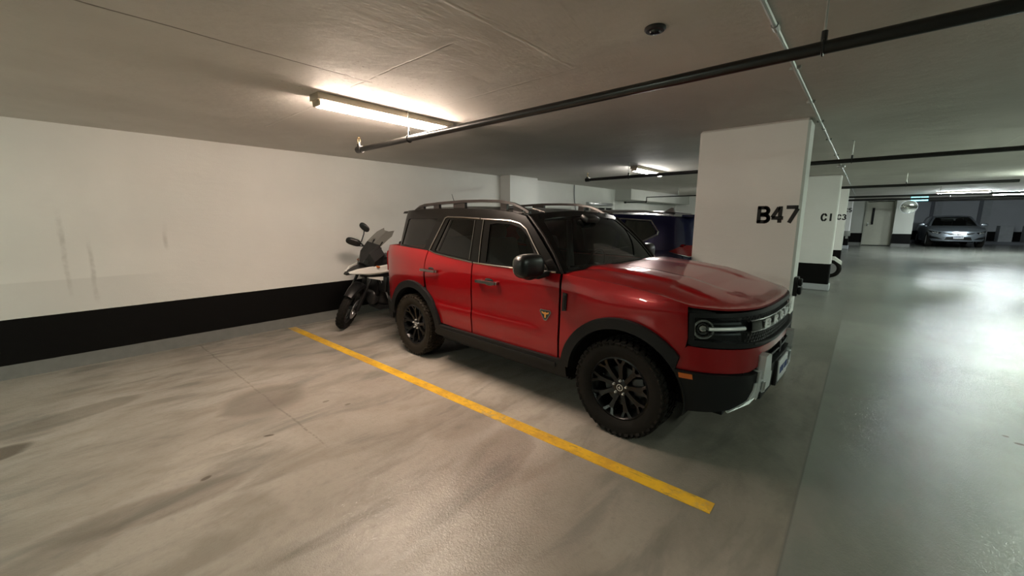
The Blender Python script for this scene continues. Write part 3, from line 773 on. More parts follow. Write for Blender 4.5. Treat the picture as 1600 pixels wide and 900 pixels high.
# body frame: x forward (0 = front axle), y left (near side is negative y), z up
PATH = [(.815, 0), (.812, -.2), (.80, -.36), (.775, -.50), (.725, -.63), (.64, -.735), (.53, -.81), (.37, -.862), (.12, -.89), (-.4, -.897), (-1.5, -.899), (-2.6, -.897), (-3.0, -.885), (-3.22, -.858), (-3.36, -.80), (-3.46, -.66), (-3.50, -.4), (-3.51, 0)]
zb = lambda a: interp([(-3.08, 1.285), (-2.40, 1.252), (-2.26, 1.222), (-1.6, 1.172), (-1.0, 1.163), (-.5, 1.165)], a)
zft = lambda a: interp([(-.62, 1.168), (-.3, 1.150), (0, 1.128), (.25, 1.095), (.45, 1.045), (.62, 1.030), (.83, 1.022)], a)
B = None
def bin_(s, z):
    a = B.at(s)[0].x
    top = max(0, z-(interp([(-3.3, 1.12), (-2.5, 1.08), (-.6, 1.03), (.3, .985), (.6, .95)], a)))
    d = 1.3*top*top
    d += .06*max(0, .62-z)
    # waist tuck and lower door swell
    if -2.35 < a < -.62:
        w = smooth(a, -2.35, -2.2)*(1-smooth(a, -.85, -.66))
        d += -.012*smooth(z, .70, .655)*w*(1-smooth(.60-z, 0, .08)) if False else 0
        d += w*(.006*math.exp(-((z-.74)/.08)**2) - .005*smooth(.70-z, -.02, .03)*smooth(z, .56, .62))
    # haunches above the wheels
    for c in (0, -2.67): d -= .012*math.exp(-((a-c)/.42)**2)*math.exp(-((z-.95)/.10)**2)
    # nose leans back towards the top
    nose = smooth(a, .35, .75)
    d += nose*.10*max(0, z-.80)
    return d
B = Wrap(PATH, bin_)
def sp(pts): return [(B.sa(a), z) for a, z in pts]
def neg(P): return [(-u, v) for u, v in P]
def both(name, pts, m, parent=car, off=0, raw=False, **k):
    P = pts if raw else sp(pts); fm = B.f(off)
    a = panel(name, P, fm, m, parent, **k)
    hl = k.pop('holes', ())
    b = panel(name, neg(P), fm, m, parent, holes=[neg(h) for h in hl], **k)
    return a, b
# NOTE normal direction: u runs tailwards on the near side, z up -> du x dv points outwards
RA = .445; RF = .525; AZ = .37
# inner dark shell behind the gaps
sh = [(.80, .36)]
lin = [(-B.sa(-3.3), .34)]
MB().box((-1.35, 0, .42), (1.75, 1.62, .30)).box((.62, 0, .62), (.22, 1.2, .5)).box((-1.35, 0, .30), (3.9, 1.0, .16)).box((-3.2, 0, .62), (.4, 1.4, .4)).build('chassis', M['dark'], car, smooth=0)
inner = sp([(.60, .45), (.60, 1.00), (.2, 1.07), (-.6, 1.13), (-1.6, 1.15), (-3.3, 1.2), (-3.3, .42), (-3.12, .42)]+arc(-2.67, AZ, RA+.012, 8+165, 7, 24)+[(-2.2, .40), (-.47, .40)]+arc(0, AZ, RA+.012, 173, 10, 24))
for P in (inner, neg(inner)): panel('inner_shell', P, B.f(-.03), M['dark'], car, step=.06, thick=0)
for cxw in (0, -2.67):
    for s in (-1, 1):
        mb = MB(); pr = arc(0, 0, RA+.02, -8, 188, 24)
        R0 = [[(cxw+p[0], s*y, AZ+p[1]) for p in pr] for y in (.875, .58)]
        V = [[mb.bm.verts.new(p) for p in r] for r in R0]
        for i in range(len(pr)-1): mb.bm.faces.new((V[0][i], V[0][i+1], V[1][i+1], V[1][i]))
        mb.bm.faces.new(V[1]); mb.build('wheel_well', M['dark'], car, smooth=0)
# fenders
fe = [(-.548, .455), (-.53, 1.0), (-.535, 1.163), (-.3, 1.148), (0, 1.126), (.25, 1.093), (.435, 1.048), (.448, .83), (.435, .745), (.415, .70)]+arc(0, AZ, .50, 38, 172, 26)
both('front_fender', fe, M['red'], step=.035)
# doors
fd = [(-.568, .455), (-.552, 1.0), (-.560, 1.163), (-1.0, 1.160), (-1.606, 1.170), (-1.618, .9), (-1.625, .455)]
rd = [(-1.642, .455), (-1.636, .9), (-1.622, 1.171), (-2.25, 1.221), (-2.375, 1.25), (-2.41, 1.05), (-2.395, .90)]+arc(-2.67, AZ, .535, 58, 12, 12)
for nm, pl in (('front_door', fd), ('rear_door', rd)):
    a_, b_ = both(nm, pl, M['red'], step=.035)
    for o_, sg in ((a_, 1), (b_, -1)):
        x0, zc = (-1.26, 1.012) if nm == 'front_door' else (-2.18, 1.043)
        yb = -.905
        # handle: recessed cup and bar
        mb = MB()
        mb.loft([[(x0-.0-u, sg*(yb-.030-o+dy*.0), zc+dz) for dy, dz, o in ((0, .017, 0), (0, -.017, 0), (0, -.013, .018), (0, .013, .018))] for u in (-.012, .02, .215, .25)])
        mb.box((x0+.002, sg*(yb-.012), zc), (.045, .045, .03), bev=.006).box((x0-.235, sg*(yb-.012), zc), (.045, .045, .03), bev=.006)
        mb.build('door_handle', M['dark_chrome'] if sg > 0 else M['plastic'], o_)
        MB().blob((x0-.11, sg*(-.893), zc), (.07, .010, .04)).build('handle_cup', M['gloss_black'], o_)
    if nm == 'front_door':
        # triangular badge
        yb = -.902; cx_, cz_ = -.685, .815
        MB().prism([(-.052, .038), (.052, .038), (.060, .020), (.014, -.052), (-.014, -.052), (-.060, .020)], .004, T(cx_, yb, cz_) @ RX(PI/2)).build('badge_rim', M['dark_chrome'], a_, smooth=0)
        MB().prism([(-.046, .032), (.046, .032), (.051, .018), (.011, -.045), (-.011, -.045), (-.051, .018)], .0045, T(cx_, yb, cz_) @ RX(PI/2)).build('badge_field', M['gloss_black'], a_, smooth=0)
        mb = MB()
        mb.prism([(-.040, .022), (-.012, .014), (0, .020), (.012, .014), (.040, .022), (.034, .006), (.008, -.002), (.008, -.03), (-.008, -.03), (-.008, -.002), (-.034, .006)], .006, T(cx_, yb, cz_) @ RX(PI/2)).build('badge_emblem', M['fibreglass'], a_, smooth=0)
# quarter panels
qp = [(-2.392, .93), (-2.425, 1.05), (-2.392, 1.252), (-3.08, 1.283), (-3.36, 1.25), (-3.40, .98), (-3.36, .60), (-3.22, .50), (-3.12, .60)]+arc(-2.67, AZ, .50, 24, 120, 16)[::-1][::-1]
qp = [(-2.425, 1.05), (-2.392, 1.252), (-3.08, 1.283), (-3.33, 1.27), (-3.345, .60), (-3.16, .56)]+arc(-2.67, AZ, .50, 157, 62, 18)
both('quarter_panel', qp, M['red'], step=.035)
# wheel arch trims (proud black flares)
fa = [p for p in arc(0, AZ, RF, 39, 174, 26)]+[p for p in arc(0, AZ, RA, 174, 31, 24)]
both('arch_trim', fa, M['plastic'], off=.030, step=.03, thick=.06)
ra = arc(-2.67, AZ, RF, 6, 168, 28)+arc(-2.67, AZ, RA, 172, 4, 28)
both('arch_trim', ra, M['plastic'], off=.030, step=.03, thick=.06)
for sg in (1, -1):
    P = sp([(-.60, .45), (-.60, 1.158), (-1.6, 1.163), (-2.26, 1.212), (-3.05, 1.272), (-3.05, .9), (-2.3, .9), (-2.2, .45)])
    panel('door_card', P if sg > 0 else neg(P), B.f(-.05), M['interior'], car, step=.1, thick=.01)
# rocker panels with a step
rk = [(-.455, .33), (-.47, .455), (-.55, .462), (-2.15, .462), (-2.24, .37), (-2.2, .345), (-1.35, .335)]
both('rocker_panel', rk, M['plastic'], off=.030, step=.04, thick=.05)
rk2 = [(-.56, .395), (-.56, .43), (-2.12, .43), (-2.16, .395)]
both('rocker_step', rk2, M['plastic'], off=.040, step=.05, thick=.02)
# fender vent
vt = [(-.478, .875), (-.470, 1.015), (-.505, 1.020), (-.515, .87)]
for p_ in both('fender_vent', vt, M['plastic2'], off=.012, step=.03, thick=.02): pass
both('vent_slot', [(-.483, .89), (-.478, .995), (-.487, .998), (-.493, .885)], M['dark'], off=.015, step=.03)
# rear
S1 = B.sa(-3.36)
wt = B.L-S1-.02
panel('tailgate', [(-wt, .62), (wt, .62), (wt, 1.27), (-wt, 1.27)], B.ft(0), M['red'], car, step=.06)
w1, w2, w3 = B.L-B.sa(-3.17), B.L-B.sa(-3.12), B.L-B.sa(-3.30)
panel('rear_bumper', [(-w1, .36), (w1, .36), (w2, .555), (w3, .60), (-w3, .60), (-w2, .555)], B.ft(.03), M['plastic'], car, step=.06, thick=.05)
tl = [(S1-.03, .95), (S1-.05, 1.2), (S1+.12, 1.2), (S1+.12, .95)]
for P in (tl, neg(tl)): panel('tail_lamp', P, B.f(.012), M['tail_red'], car, step=.05, thick=.03)

# ---- nose
sH = B.sa(.452)                      # headlamp outer corner
s0 = B.sa(.43); s1 = B.sa(.40)
# painted lower mask
low = [(-B.sa(.425), .745), (-B.sa(.39), .615), (-B.sy(.55), .60), (-B.sy(.45), .625), (-B.sy(.42), .705), (B.sy(.42), .705), (B.sy(.45), .625), (B.sy(.55), .60), (B.sa(.39), .615), (B.sa(.425), .745), (B.sa(.452), .778), (B.sa(.55), .772), (B.sy(.5), .758), (0, .752), (-B.sy(.5), .758), (-B.sa(.55), .772), (-B.sa(.452), .778)]
panel('bumper_cover', low[::-1], B.f(0), M['red'], car, step=.035, flip=True)
# grille and lamp surround frame
def band(z0, z1, sx, o=0): return None
out = [(-sH, .795), (-sH-.005, 1.00), (-B.sy(.66), 1.005), (-B.sy(.3), 1.010), (0, 1.012), (B.sy(.3), 1.010), (B.sy(.66), 1.005), (sH+.005, 1.00), (sH, .795), (sH-.03, .785), (B.sy(.5), .770), (0, .765), (-B.sy(.5), .770), (-sH+.03, .785)]
hol = [(-sH+.035, .825), (-sH+.03, .972), (-B.sy(.5), .982), (0, .985), (B.sy(.5), .982), (sH-.03, .972), (sH-.035, .825), (B.sy(.5), .800), (0, .795), (-B.sy(.5), .800)]
panel('grille_frame', out, B.f(.012), M['plastic'], car, holes=[hol], step=.03, thick=.05, flip=True)
rim2 = [(-B.sy(.56), .792), (-B.sy(.3), .782), (0, .777), (B.sy(.3), .782), (B.sy(.56), .792), (B.sy(.56), .806), (B.sy(.3), .797), (0, .792), (-B.sy(.3), .797), (-B.sy(.56), .806)]
panel('grille_lip', rim2, B.f(.02), M['engine'], car, step=.03)
panel('grille_backing', hol, B.f(-.05), M['dark'], car, step=.05, thick=0, flip=True)
# the mesh of the grille: rows of little rings
def grille_mesh(z0, z1, y1, dz=.026, ds=.034):
    mb = MB(); fm = B.f(-.012); S = B.sy(y1); r = 0; z = z0
    while z < z1:
        u = -S+(ds/2 if r % 2 else 0)
        while u < S:
            c = [fm(u+dx*ds*.5, z+dzz*dz*.62) for dx, dzz in ((-1, 0), (-.45, .8), (.45, .8), (1, 0), (.45, -.8), (-.45, -.8))]
            mb.tube(c, .0042, 4, closed=True); u += ds
        z += dz*.86; r += 1
    return mb
g = grille_mesh(.812, .868, .61).build('grille_mesh', M['engine'], car, smooth=30)
g = grille_mesh(.950, .980, .60).build('grille_mesh', M['engine'], car, smooth=30)
bar = [(-B.sy(.57), .880), (-B.sy(.57), .938), (0, .942), (B.sy(.57), .938), (B.sy(.57), .880), (0, .878)]
gbar = panel('grille_bar', bar[::-1], B.f(.006), M['gloss_black'], car, step=.03, thick=.03)
for zz in (.873, .944):
    mb = MB(); fm = B.f(.004); mb.tube([fm(u, zz) for u in [B.sy(.58)*(k/20-1) for k in range(41)]], .005, 6); mb.build('grille_trim', M['rail'], car)
# white letters on the bar
mb = MB(); fm = B.f(.012); LT = 'BRONCO'; hL = .053
yst = .43
for i, ch in enumerate(LT):
    yc = -yst+i*.163
    u = (1 if yc < 0 else -1)*B.sy(abs(yc)); p = fm(u, .885); q = fm(u-.02, .885); d_ = (q-p).normalized(); zx = Vector((0, 0, 1))
    nn = d_.cross(zx); M4 = Matrix((d_, zx, nn)).transposed().to_4x4(); M4.translation = p
    mb = MB()
    strokes(mb, ch, hL, .013, M4 @ Matrix.Diagonal((2.3, 1, 1, 1)), .004)
    mb.build('grille_letter', M['white_txt'], gbar, smooth=0)
# headlamps
for sg in (1, -1):
    u0 = sH-.04; u1 = B.sy(.62)
    P = [(u0, .828), (u0+.005, .968), (u1, .980), (u1, .803), (u0-.05, .812)] if sg > 0 else [(-u0, .828), (-u0-.005, .968), (-u1, .980), (-u1, .803), (-u0+.05, .812)]
    hl = panel('headlamp', P, B.f(-.028), M['lamp_in'], car, step=.04, thick=.02)
    panel('lens', P, B.f(.004), M['lens'], hl, step=.04, thick=0)
    fm = B.f(-.006)
    us = [u0-.075-(u0-.075-u1)*k/14 for k in range(15)]
    MB().tube([fm(sg*u, .900) for u in us], .0135, 8).build('light_bar', M['drl'], hl)
    MB().tube([fm(sg*u, .934) for u in us[:-2]], .0075, 6).tube([fm(sg*u, .864) for u in us[:-2]], .0075, 6).build('inner_fin', M['fin'], hl)
    pc = B.f(-.012)(sg*(u0-.045), .895); pn, nn_ = B.at(u0-.045); nx = Vector((nn_.x, nn_.y*sg, 0)); ax = Vector((0, 0, 1)).rotation_difference(Vector((nx.x*.9, nx.y*.9, 0)).normalized()).to_matrix().to_4x4(); ax.translation = pc
    MB().lathe([(.054, 0), (.063, .004), (.064, .010), (.055, .010), (.050, .004)], 28, ax, closed=True).build('lamp_ring', M['chrome'], hl)
    MB().lathe([(0, .014), (.016, .012), (.034, .004), (.04, -.004)], 24, ax).build('projector', M['drl'] if False else M['mirror'], hl)
# black lower bumper
lb = [(B.sa(.375), .615), (B.sy(.55), .585), (B.sy(.47), .60), (B.sy(.46), .42), (B.sy(.60), .375), (B.sy(.75), .345), (B.sa(.47), .335), (B.sa(.445), .40), (B.sa(.435), .47), (B.sa(.405), .55)]
lb = [(u, v) for u, v in lb]
for P in (lb, neg(lb)): panel('lower_bumper', P, B.f(.022), M['plastic'], car, step=.035, thick=.05)
cb = [(-B.sy(.46), .60), (0, .60), (B.sy(.46), .60), (B.sy(.46), .44), (0, .44), (-B.sy(.46), .44)]
panel('bumper_centre', cb, B.f(.02), M['plastic2'], car, step=.05, thick=.05)
op = [(-B.sy(.41), .69), (B.sy(.41), .69), (B.sy(.44), .625), (-B.sy(.44), .625)]
panel('lower_opening', op, B.f(-.06), M['dark'], car, step=.05, thick=0)
MB().tube([B.f(.0)(B.sy(.44)*(k/12-1), .655) for k in range(25)], .008, 6).box((.80, .0, .66), (.05, .05, .09), bev=.008).build('intake_bar', M['plastic'], car)
MB().box((.70, 0, .42), (.24, .95, .06), bev=.02).build('skid_plate', M['plastic'], car)
# amber side marker, fog lamp
P = [(B.sa(.415), .566), (B.sa(.410), .598), (B.sa(.487), .595), (B.sa(.492), .563)]
for Q in (P, neg(P)): panel('side_marker', Q, B.f(.030), M['amber'], car, step=.03)
MB().blob((.60, -.70, .415), (.03, .03, .016)).build('fog_lamp', M['chrome'], car)
# silver bumper brackets
for sg in (1, -1):
    mb = MB()
    def bp(y, z, o=.05): 
        u = (1 if y < 0 else -1)*B.sy(abs(y)); return B.f(o)(u, z)
    def plate(pts, o, th):
        ps = [bp(-sg*y, z, o) for y, z in pts]; qs = [bp(-sg*y, z, o-th) for y, z in pts]
        a = [mb.bm.verts.new(p) for p in ps]; b = [mb.bm.verts.new(p) for p in qs]; n = len(a)
        mb.bm.faces.new(a); mb.bm.faces.new(b[::-1])
        for i in range(n): mb.bm.faces.new((a[i], b[i], b[(i+1) % n], a[(i+1) % n]))
    plate([(.47, .545), (.465, .70), (.42, .715), (.385, .70), (.37, .575), (.40, .545)], .048, .05)
    plate([(.50, .60), (.50, .40), (.30, .45), (.30, .56), (.42, .56), (.44, .60)], .036, .045)
    plate([(.50, .52), (.50, .42), (.56, .385), (.70, .343), (.70, .352), (.57, .41), (.53, .47), (.525, .52)], .034, .02)
    mb.build('bumper_bracket', M['silver_plastic'], car, smooth=0)
    mb = MB()
    mb.tube([bp(-sg*y, z, .044) for y, z in ((.455, .52), (.455, .45), (.425, .45), (.425, .52), (.455, .52))], .007, 6)
    mb.build('tow_loop', M['steel'], car)
    mb = MB()
    plate([(.450, .51), (.450, .46), (.43, .46), (.43, .51)], .040, .02); mb.build('bracket_slot', M['dark'], car, smooth=0)
# plate
pl = MB().box((.848, 0, .515), (.012, .305, .155), bev=.004).build('licence_plate', M['plate'], car)
MB().box((.832, 0, .50), (.03, .33, .19), bev=.008).build('plate_holder', M['plastic2'], pl)
mb = MB()
for k, yy in enumerate((-.11, -.075, -.04, -.005, .045, .08, .115)): mb.box((.8555, yy, .515), (.002, .020, .055 if k % 2 else .05))
mb.build('plate_marks', M['plate_ink'], pl, smooth=0)

# ---- hood
hp = []
for k in range(0, 60):
    u = B.sa(-.5)*k/59; p, n_ = B.at(u); d = -(bin_(u, zft(p.x)))-.0; q = p+n_*d; hp.append((q.x, q.y))
half = hp                    # nose centre -> cowl, near side
cow = [(-.575, -.80), (-.565, -.60), (-.545, -.3), (-.54, 0)]
hood_poly = half+cow+[(a, -y) for a, y in cow[::-1][1:]]+[(a, -y) for a, y in half[::-1][:-1]]
def hood_extra(a, y, e):
    yy = abs(y); k = smooth(e, .0, .1)
    ridge = .020*smooth(.62-yy+.10*max(0, a), 0, .035)-.012*smooth(.40-yy, 0, .10)
    return ridge*smooth(.62-a, 0, .25)*k + .012*k*(1-(y/.9)**2)
hz = top_height(hood_poly, lambda a, y: zft(a) if abs(a) < 9 else 0, .042, .13, hood_extra)
panel('hood', hood_poly, hz, M['red'], car, step=.035, thick=.014)
# hood lip over the grille
# cowl, wipers
cw = [(-.50, -.83), (-.575, -.80), (-.545, -.3), (-.54, 0), (-.545, .3), (-.575, .80), (-.50, .83), (-.70, .84), (-.60, .4), (-.56, 0)]
mb = MB()
for s in (1,):
    mb.tube([(-.56, -.82, 1.150), (-.535, -.5, 1.165), (-.505, 0, 1.172), (-.535, .5, 1.165), (-.56, .82, 1.150)], .028, 8)
mb.build('cowl', M['plastic'], car)
mb = MB(); mb.bar((-.56, .62, 1.178), (-.60, -.02, 1.205), .012, .012).bar((-.57, -.02, 1.178), (-.60, -.68, 1.200), .012, .012).box((-.535, .60, 1.182), (.12, .05, .03), bev=.01)
mb.build('wiper', M['plastic2'], car)

# ---- greenhouse
GP = [(-.42, -.862), (-.60, -.874), (-1.5, -.880), (-2.6, -.876), (-2.95, -.862), (-3.10, -.80), (-3.18, -.62), (-3.21, -.3), (-3.215, 0)]
G = Wrap(GP, lambda s, z: .26*(z-1.17)+.35*max(0, z-1.56)**2, win=8)
zr = lambda a: interp([(-3.2, 1.665), (-3.0, 1.69), (-2.6, 1.708), (-2.0, 1.706), (-1.5, 1.685), (-1.2, 1.655), (-1.02, 1.615), (-.9, 1.52)], a)
def gs(P): return [(G.sa(a), z) for a, z in P]
side = [(-.545, 1.160), (-1.0, 1.158), (-1.6, 1.166), (-2.26, 1.216), (-2.40, 1.248), (-3.0, 1.275)]
sideP = gs(side)+[(G.L, 1.27), (G.L, 1.69)]+gs([(-3.05, 1.695), (-2.6, 1.708), (-2.0, 1.706), (-1.5, 1.685), (-1.2, 1.655), (-1.035, 1.618), (-.90, 1.50), (-.74, 1.345), (-.60, 1.205)])
w1 = gs([(-.775, 1.188), (-1.438, 1.192), (-1.470, 1.545), (-1.36, 1.556), (-1.20, 1.548), (-1.06, 1.515), (-.965, 1.44), (-.86, 1.30)])
w2 = gs([(-1.672, 1.205), (-2.255, 1.248), (-2.275, 1.262), (-2.120, 1.585), (-2.10, 1.595), (-1.695, 1.577)])
w3 = gs([(-2.47, 1.278), (-2.50, 1.272), (-2.99, 1.298), (-2.945, 1.585), (-2.90, 1.600), (-2.33, 1.600)])
w4 = [(G.syr(.60), 1.32), (G.L, 1.32), (G.L, 1.62), (G.syr(.52), 1.62)]
for s in (1, -1):
    fl = (lambda P: P) if s > 0 else neg
    panel('cabin_frame', fl(sideP), G.f(0), M['roof_black'], car, holes=[fl(w1), fl(w2), fl(w3)], step=.05, thick=.035)
    for nm, w_, mm in (('door_window', w1, 'glass'), ('door_window', w2, 'privacy'), ('quarter_window', w3, 'privacy')):
        panel(nm, fl(w_), G.f(-.008), M[mm], car, step=.08, thick=0)
    # window mouldings
    mb = MB(); fm = G.f(.006)
    def trim(P, r=.0075): mb.tube([fm(s*u, z) for u, z in dens(gs(P), .08)[:-1]] if False else [fm(s*u, z) for u, z in gs(P)], r, 6)
    trim([(-.60, 1.172), (-.8, 1.170), (-1.0, 1.168), (-1.3, 1.170), (-1.605, 1.177)])
    trim([(-1.62, 1.178), (-1.95, 1.203), (-2.25, 1.230), (-2.36, 1.258), (-2.33, 1.32), (-2.18, 1.605), (-2.14, 1.618), (-1.9, 1.612), (-1.62, 1.598)])
    trim([(-1.605, 1.597), (-1.57, 1.594), (-1.35, 1.586), (-1.2, 1.578), (-1.08, 1.555), (-.99, 1.505), (-.90, 1.40), (-.78, 1.27), (-.675, 1.172)])
    trim([(-1.565, 1.592), (-1.555, 1.40), (-1.530, 1.18)], .006)
    trim([(-1.69, 1.585), (-1.672, 1.20)], .004); trim([(-2.22, 1.262), (-2.075, 1.59)], .003)
    mb.build('window_moulding', M['dark_chrome'], car)
    # black sail panel at the mirror
    panel('mirror_base_panel', fl(gs([(-.68, 1.185), (-.775, 1.188), (-.86, 1.30), (-.875, 1.335)])), G.f(.005), M['rail'], car, step=.06, thick=.005)
# windscreen: u = y, v = 0..1 up the glass
def wsf(off=0):
    def g(y, t):
        bow = (1-(y/.86)**2)
        a = lerp(-.545, -1.035, t)+.075*bow*(1-.35*t)+.035*math.sin(PI*t)
        z = lerp(1.150, 1.618, t)+.055*bow*t+.006*math.sin(PI*t)
        return Vector((a+off*.72, y, z+off*.69))
    return g
wo = [(-.872, 0), (.872, 0), (.800, .5), (.738, 1), (0, 1), (-.738, 1), (-.800, .5)]
wh = [(-.775, .035), (.775, .035), (.715, .5), (.640, .86), (.60, .895), (0, .90), (-.60, .895), (-.640, .86), (-.715, .5)]
panel('windscreen_frame', wo, wsf(0), M['roof_black'], car, holes=[wh], step=.05, thick=.03)
panel('windscreen', wh, wsf(-.006), M['wind'], car, step=.08, thick=0)
for s in (-1, 1):
    MB().tube([wsf(.004)(s*y, t) for y, t in ((.862, .02), (.828, .3), (.792, .6), (.748, .95))], .012, 8).build('pillar_moulding', M['rail'], car)
MB().box((-.86, 0, 1.60), (.10, .22, .06), RY(.5), bev=.02).blob((-.93, 0, 1.555), (.02, .12, .035)).build('mirror_housing', M['plastic2'], car)
# roof skin
rf = []
for k in range(0, 13):
    y = -.738+.738*2*k/12; p = wsf(0)(y, 1); rf.append((p.x, y))
edge = []
for a in (-1.035, -1.2, -1.5, -2.0, -2.6, -3.0):
    u = G.sa(a); p, n_ = G.at(u); d = -G.inset(u, zr(a)); q = p+n_*d; edge.append((q.x, q.y))
uu = []
for k in range(1, 8):
    u = lerp(G.sa(-3.02), G.L, k/7); p, n_ = G.at(u); q = p-n_*G.inset(u, 1.68); uu.append((q.x, q.y))
nearside = edge[1:]+uu
roof_poly = [(p[0], -p[1]) for p in nearside][::-1]
roof_poly = rf[::-1][:-1]+[(rf[0][0], rf[0][1])]+nearside+[(a, -y) for a, y in nearside[::-1][1:]]
def zroof(a, y):
    f = smooth(a, -1.25, -.95); base = interp([(-3.3, 1.655), (-3.0, 1.69), (-2.6, 1.706), (-2.0, 1.704), (-1.5, 1.683), (-1.2, 1.652), (-1.035, 1.616), (-.8, 1.60)], a)
    return base+f*.055*(1-(y/.86)**2)
panel('roof', roof_poly, top_height(roof_poly, zroof, .032, .12, lambda a, y, e: -.03*smooth(a, -1.3, -1.0)*(1-math.exp(-(e/.12)))), M['roof_black'], car, step=.06, thick=.02, flip=True)
# spoiler
MB().loft([[(-3.02, y, 1.70), (-3.22, y, 1.69), (-3.25, y, 1.665), (-3.02, y, 1.665)] for y in (-.62, -.3, 0, .3, .62)]).build('roof_spoiler', M['roof_black'], car)
# roof rails
for s in (-1, 1):
    ry = .655
    pts = [(-2.90, 1.700), (-2.80, 1.742), (-2.70, 1.758), (-2.4, 1.772), (-2.0, 1.781), (-1.7, 1.776), (-1.45, 1.764), (-1.28, 1.738), (-1.17, 1.700), (-1.08, 1.655)]
    rings = []
    for a, z in pts:
        w = .022; hh = .032 if -2.8 < a < -1.3 else .026
        rings.append([(a, s*(ry+w), z-hh/2), (a, s*(ry+w*.8), z+hh/2-.004), (a, s*(ry-w*.8), z+hh/2-.004), (a, s*(ry-w), z-hh/2)])
    mb = MB().loft(rings)
    for a0, a1 in ((-1.16, -1.27), (-1.36, -1.44), (-1.97, -2.16), (-2.42, -2.52), (-2.72, -2.88)):
        zt0, zt1 = interp(pts, a0), interp(pts, a1)
        mb.loft([[(a0, s*(ry+.018), zr(a0)-.01), (a0, s*(ry-.018), zr(a0)-.0), (a0+.0, s*(ry-.016), zt0-.008), (a0+.0, s*(ry+.016), zt0-.008)],
                 [(a1, s*(ry+.018), zr(a1)-.01), (a1, s*(ry-.018), zr(a1)-.0), (a1, s*(ry-.016), zt1-.008), (a1, s*(ry+.016), zt1-.008)]])
    mb.loft([[(a, s*(ry+.02), zr(a)+.012), (a, s*(ry-.02), zr(a)+.012), (a, s*(ry-.02), zr(a)-.02), (a, s*(ry+.02), zr(a)-.02)] for a in (-1.10, -1.2, -1.3, -1.44)])
    mb.build('roof_rail', M['rail'], car, smooth=30)
    # raised roof channels at the front corner
    MB().tube([(-.955, s*.60, 1.655), (-1.02, s*.60, 1.672), (-1.09, s*.60, 1.685)], .008, 6).build('roof_bead', M['dark_chrome'], car)
# aerial
MB().tube([(-3.0, .05, 1.725), (-3.10, .05, 1.93)], [.006, .003], 6).blob((-2.98, .05, 1.728), (.04, .02, .015)).build('aerial', M['plastic2'], car)
# door mirrors
for s in (-1, 1):
    mb = MB(); mb.blob((-.745, s*1.045, 1.222), (.075, .135, .098), RZ(s*.12), e=3.2, n=28, m=16)
    mr = mb.build('door_mirror', M['roof_black'] if False else M['plastic2'], car, smooth=60)
    MB().blob((-.735, s*1.05, 1.148), (.050, .060, .035), e=2.4).bar((-.72, s*1.0, 1.135), (-.70, s*.86, 1.155), .07, .045, bev=.012).build('mirror_arm', M['plastic'], mr)
    MB().blob((-.815, s*1.045, 1.225), (.010, .118, .082), e=3.2).build('mirror_glass', M['mirror'], mr)
# cabin
MB().box((-1.9, 0, .62), (2.6, 1.60, .10)).box((-.80, 0, .98), (.35, 1.5, .24), bev=.06).box((-.95, -.35, 1.08), (.2, .45, .1), bev=.03).build('dashboard', M['interior'], car)
for s in (-1, 1):
    st = MB().box((-1.42, s*.37, .80), (.50, .50, .18), bev=.05).box((-1.72, s*.37, 1.12), (.16, .48, .56), RY(-.22), bev=.05).blob((-1.80, s*.37, 1.46), (.05, .14, .09))
    st.build('seat', M['seat'], car)
    MB().tube([(-1.63, s*.78, 1.0), (-1.62, s*.74, 1.3), (-1.60, s*.68, 1.58)], [.05, .04, .035], 8).build('belt_pillar', M['seat_light'], car)
MB().box((-2.35, 0, .80), (.48, 1.25, .18), bev=.05).box((-2.68, 0, 1.10), (.15, 1.25, .56), RY(-.25), bev=.05).blob((-2.77, -.4, 1.42), (.05, .13, .08)).blob((-2.77, .4, 1.42), (.05, .13, .08)).build('rear_seat', M['seat'], car)
MB().tube([(-1.02+.05*math.sin(a), .37+.18*math.cos(a), 1.10+.17*math.sin(a)) for a in [2*PI*k/24 for k in range(24)]], .014, 8, closed=True).bar((-.85, .37, 1.06), (-1.02, .37, 1.10), .05, .05).build('steering_wheel', M['plastic2'], car)
# wheels
for (x, y, s, st_, kk) in ((0, -.925+.1175, -1, .0, 'rubber'), (-2.67, -.925+.1175, -1, 0, 'dusty_rubber'), (0, .807, 1, 0, 'rubber'), (-2.67, .807, 1, 0, 'rubber')):
    make_wheel(car, x, y, side=s, m_t=kk)

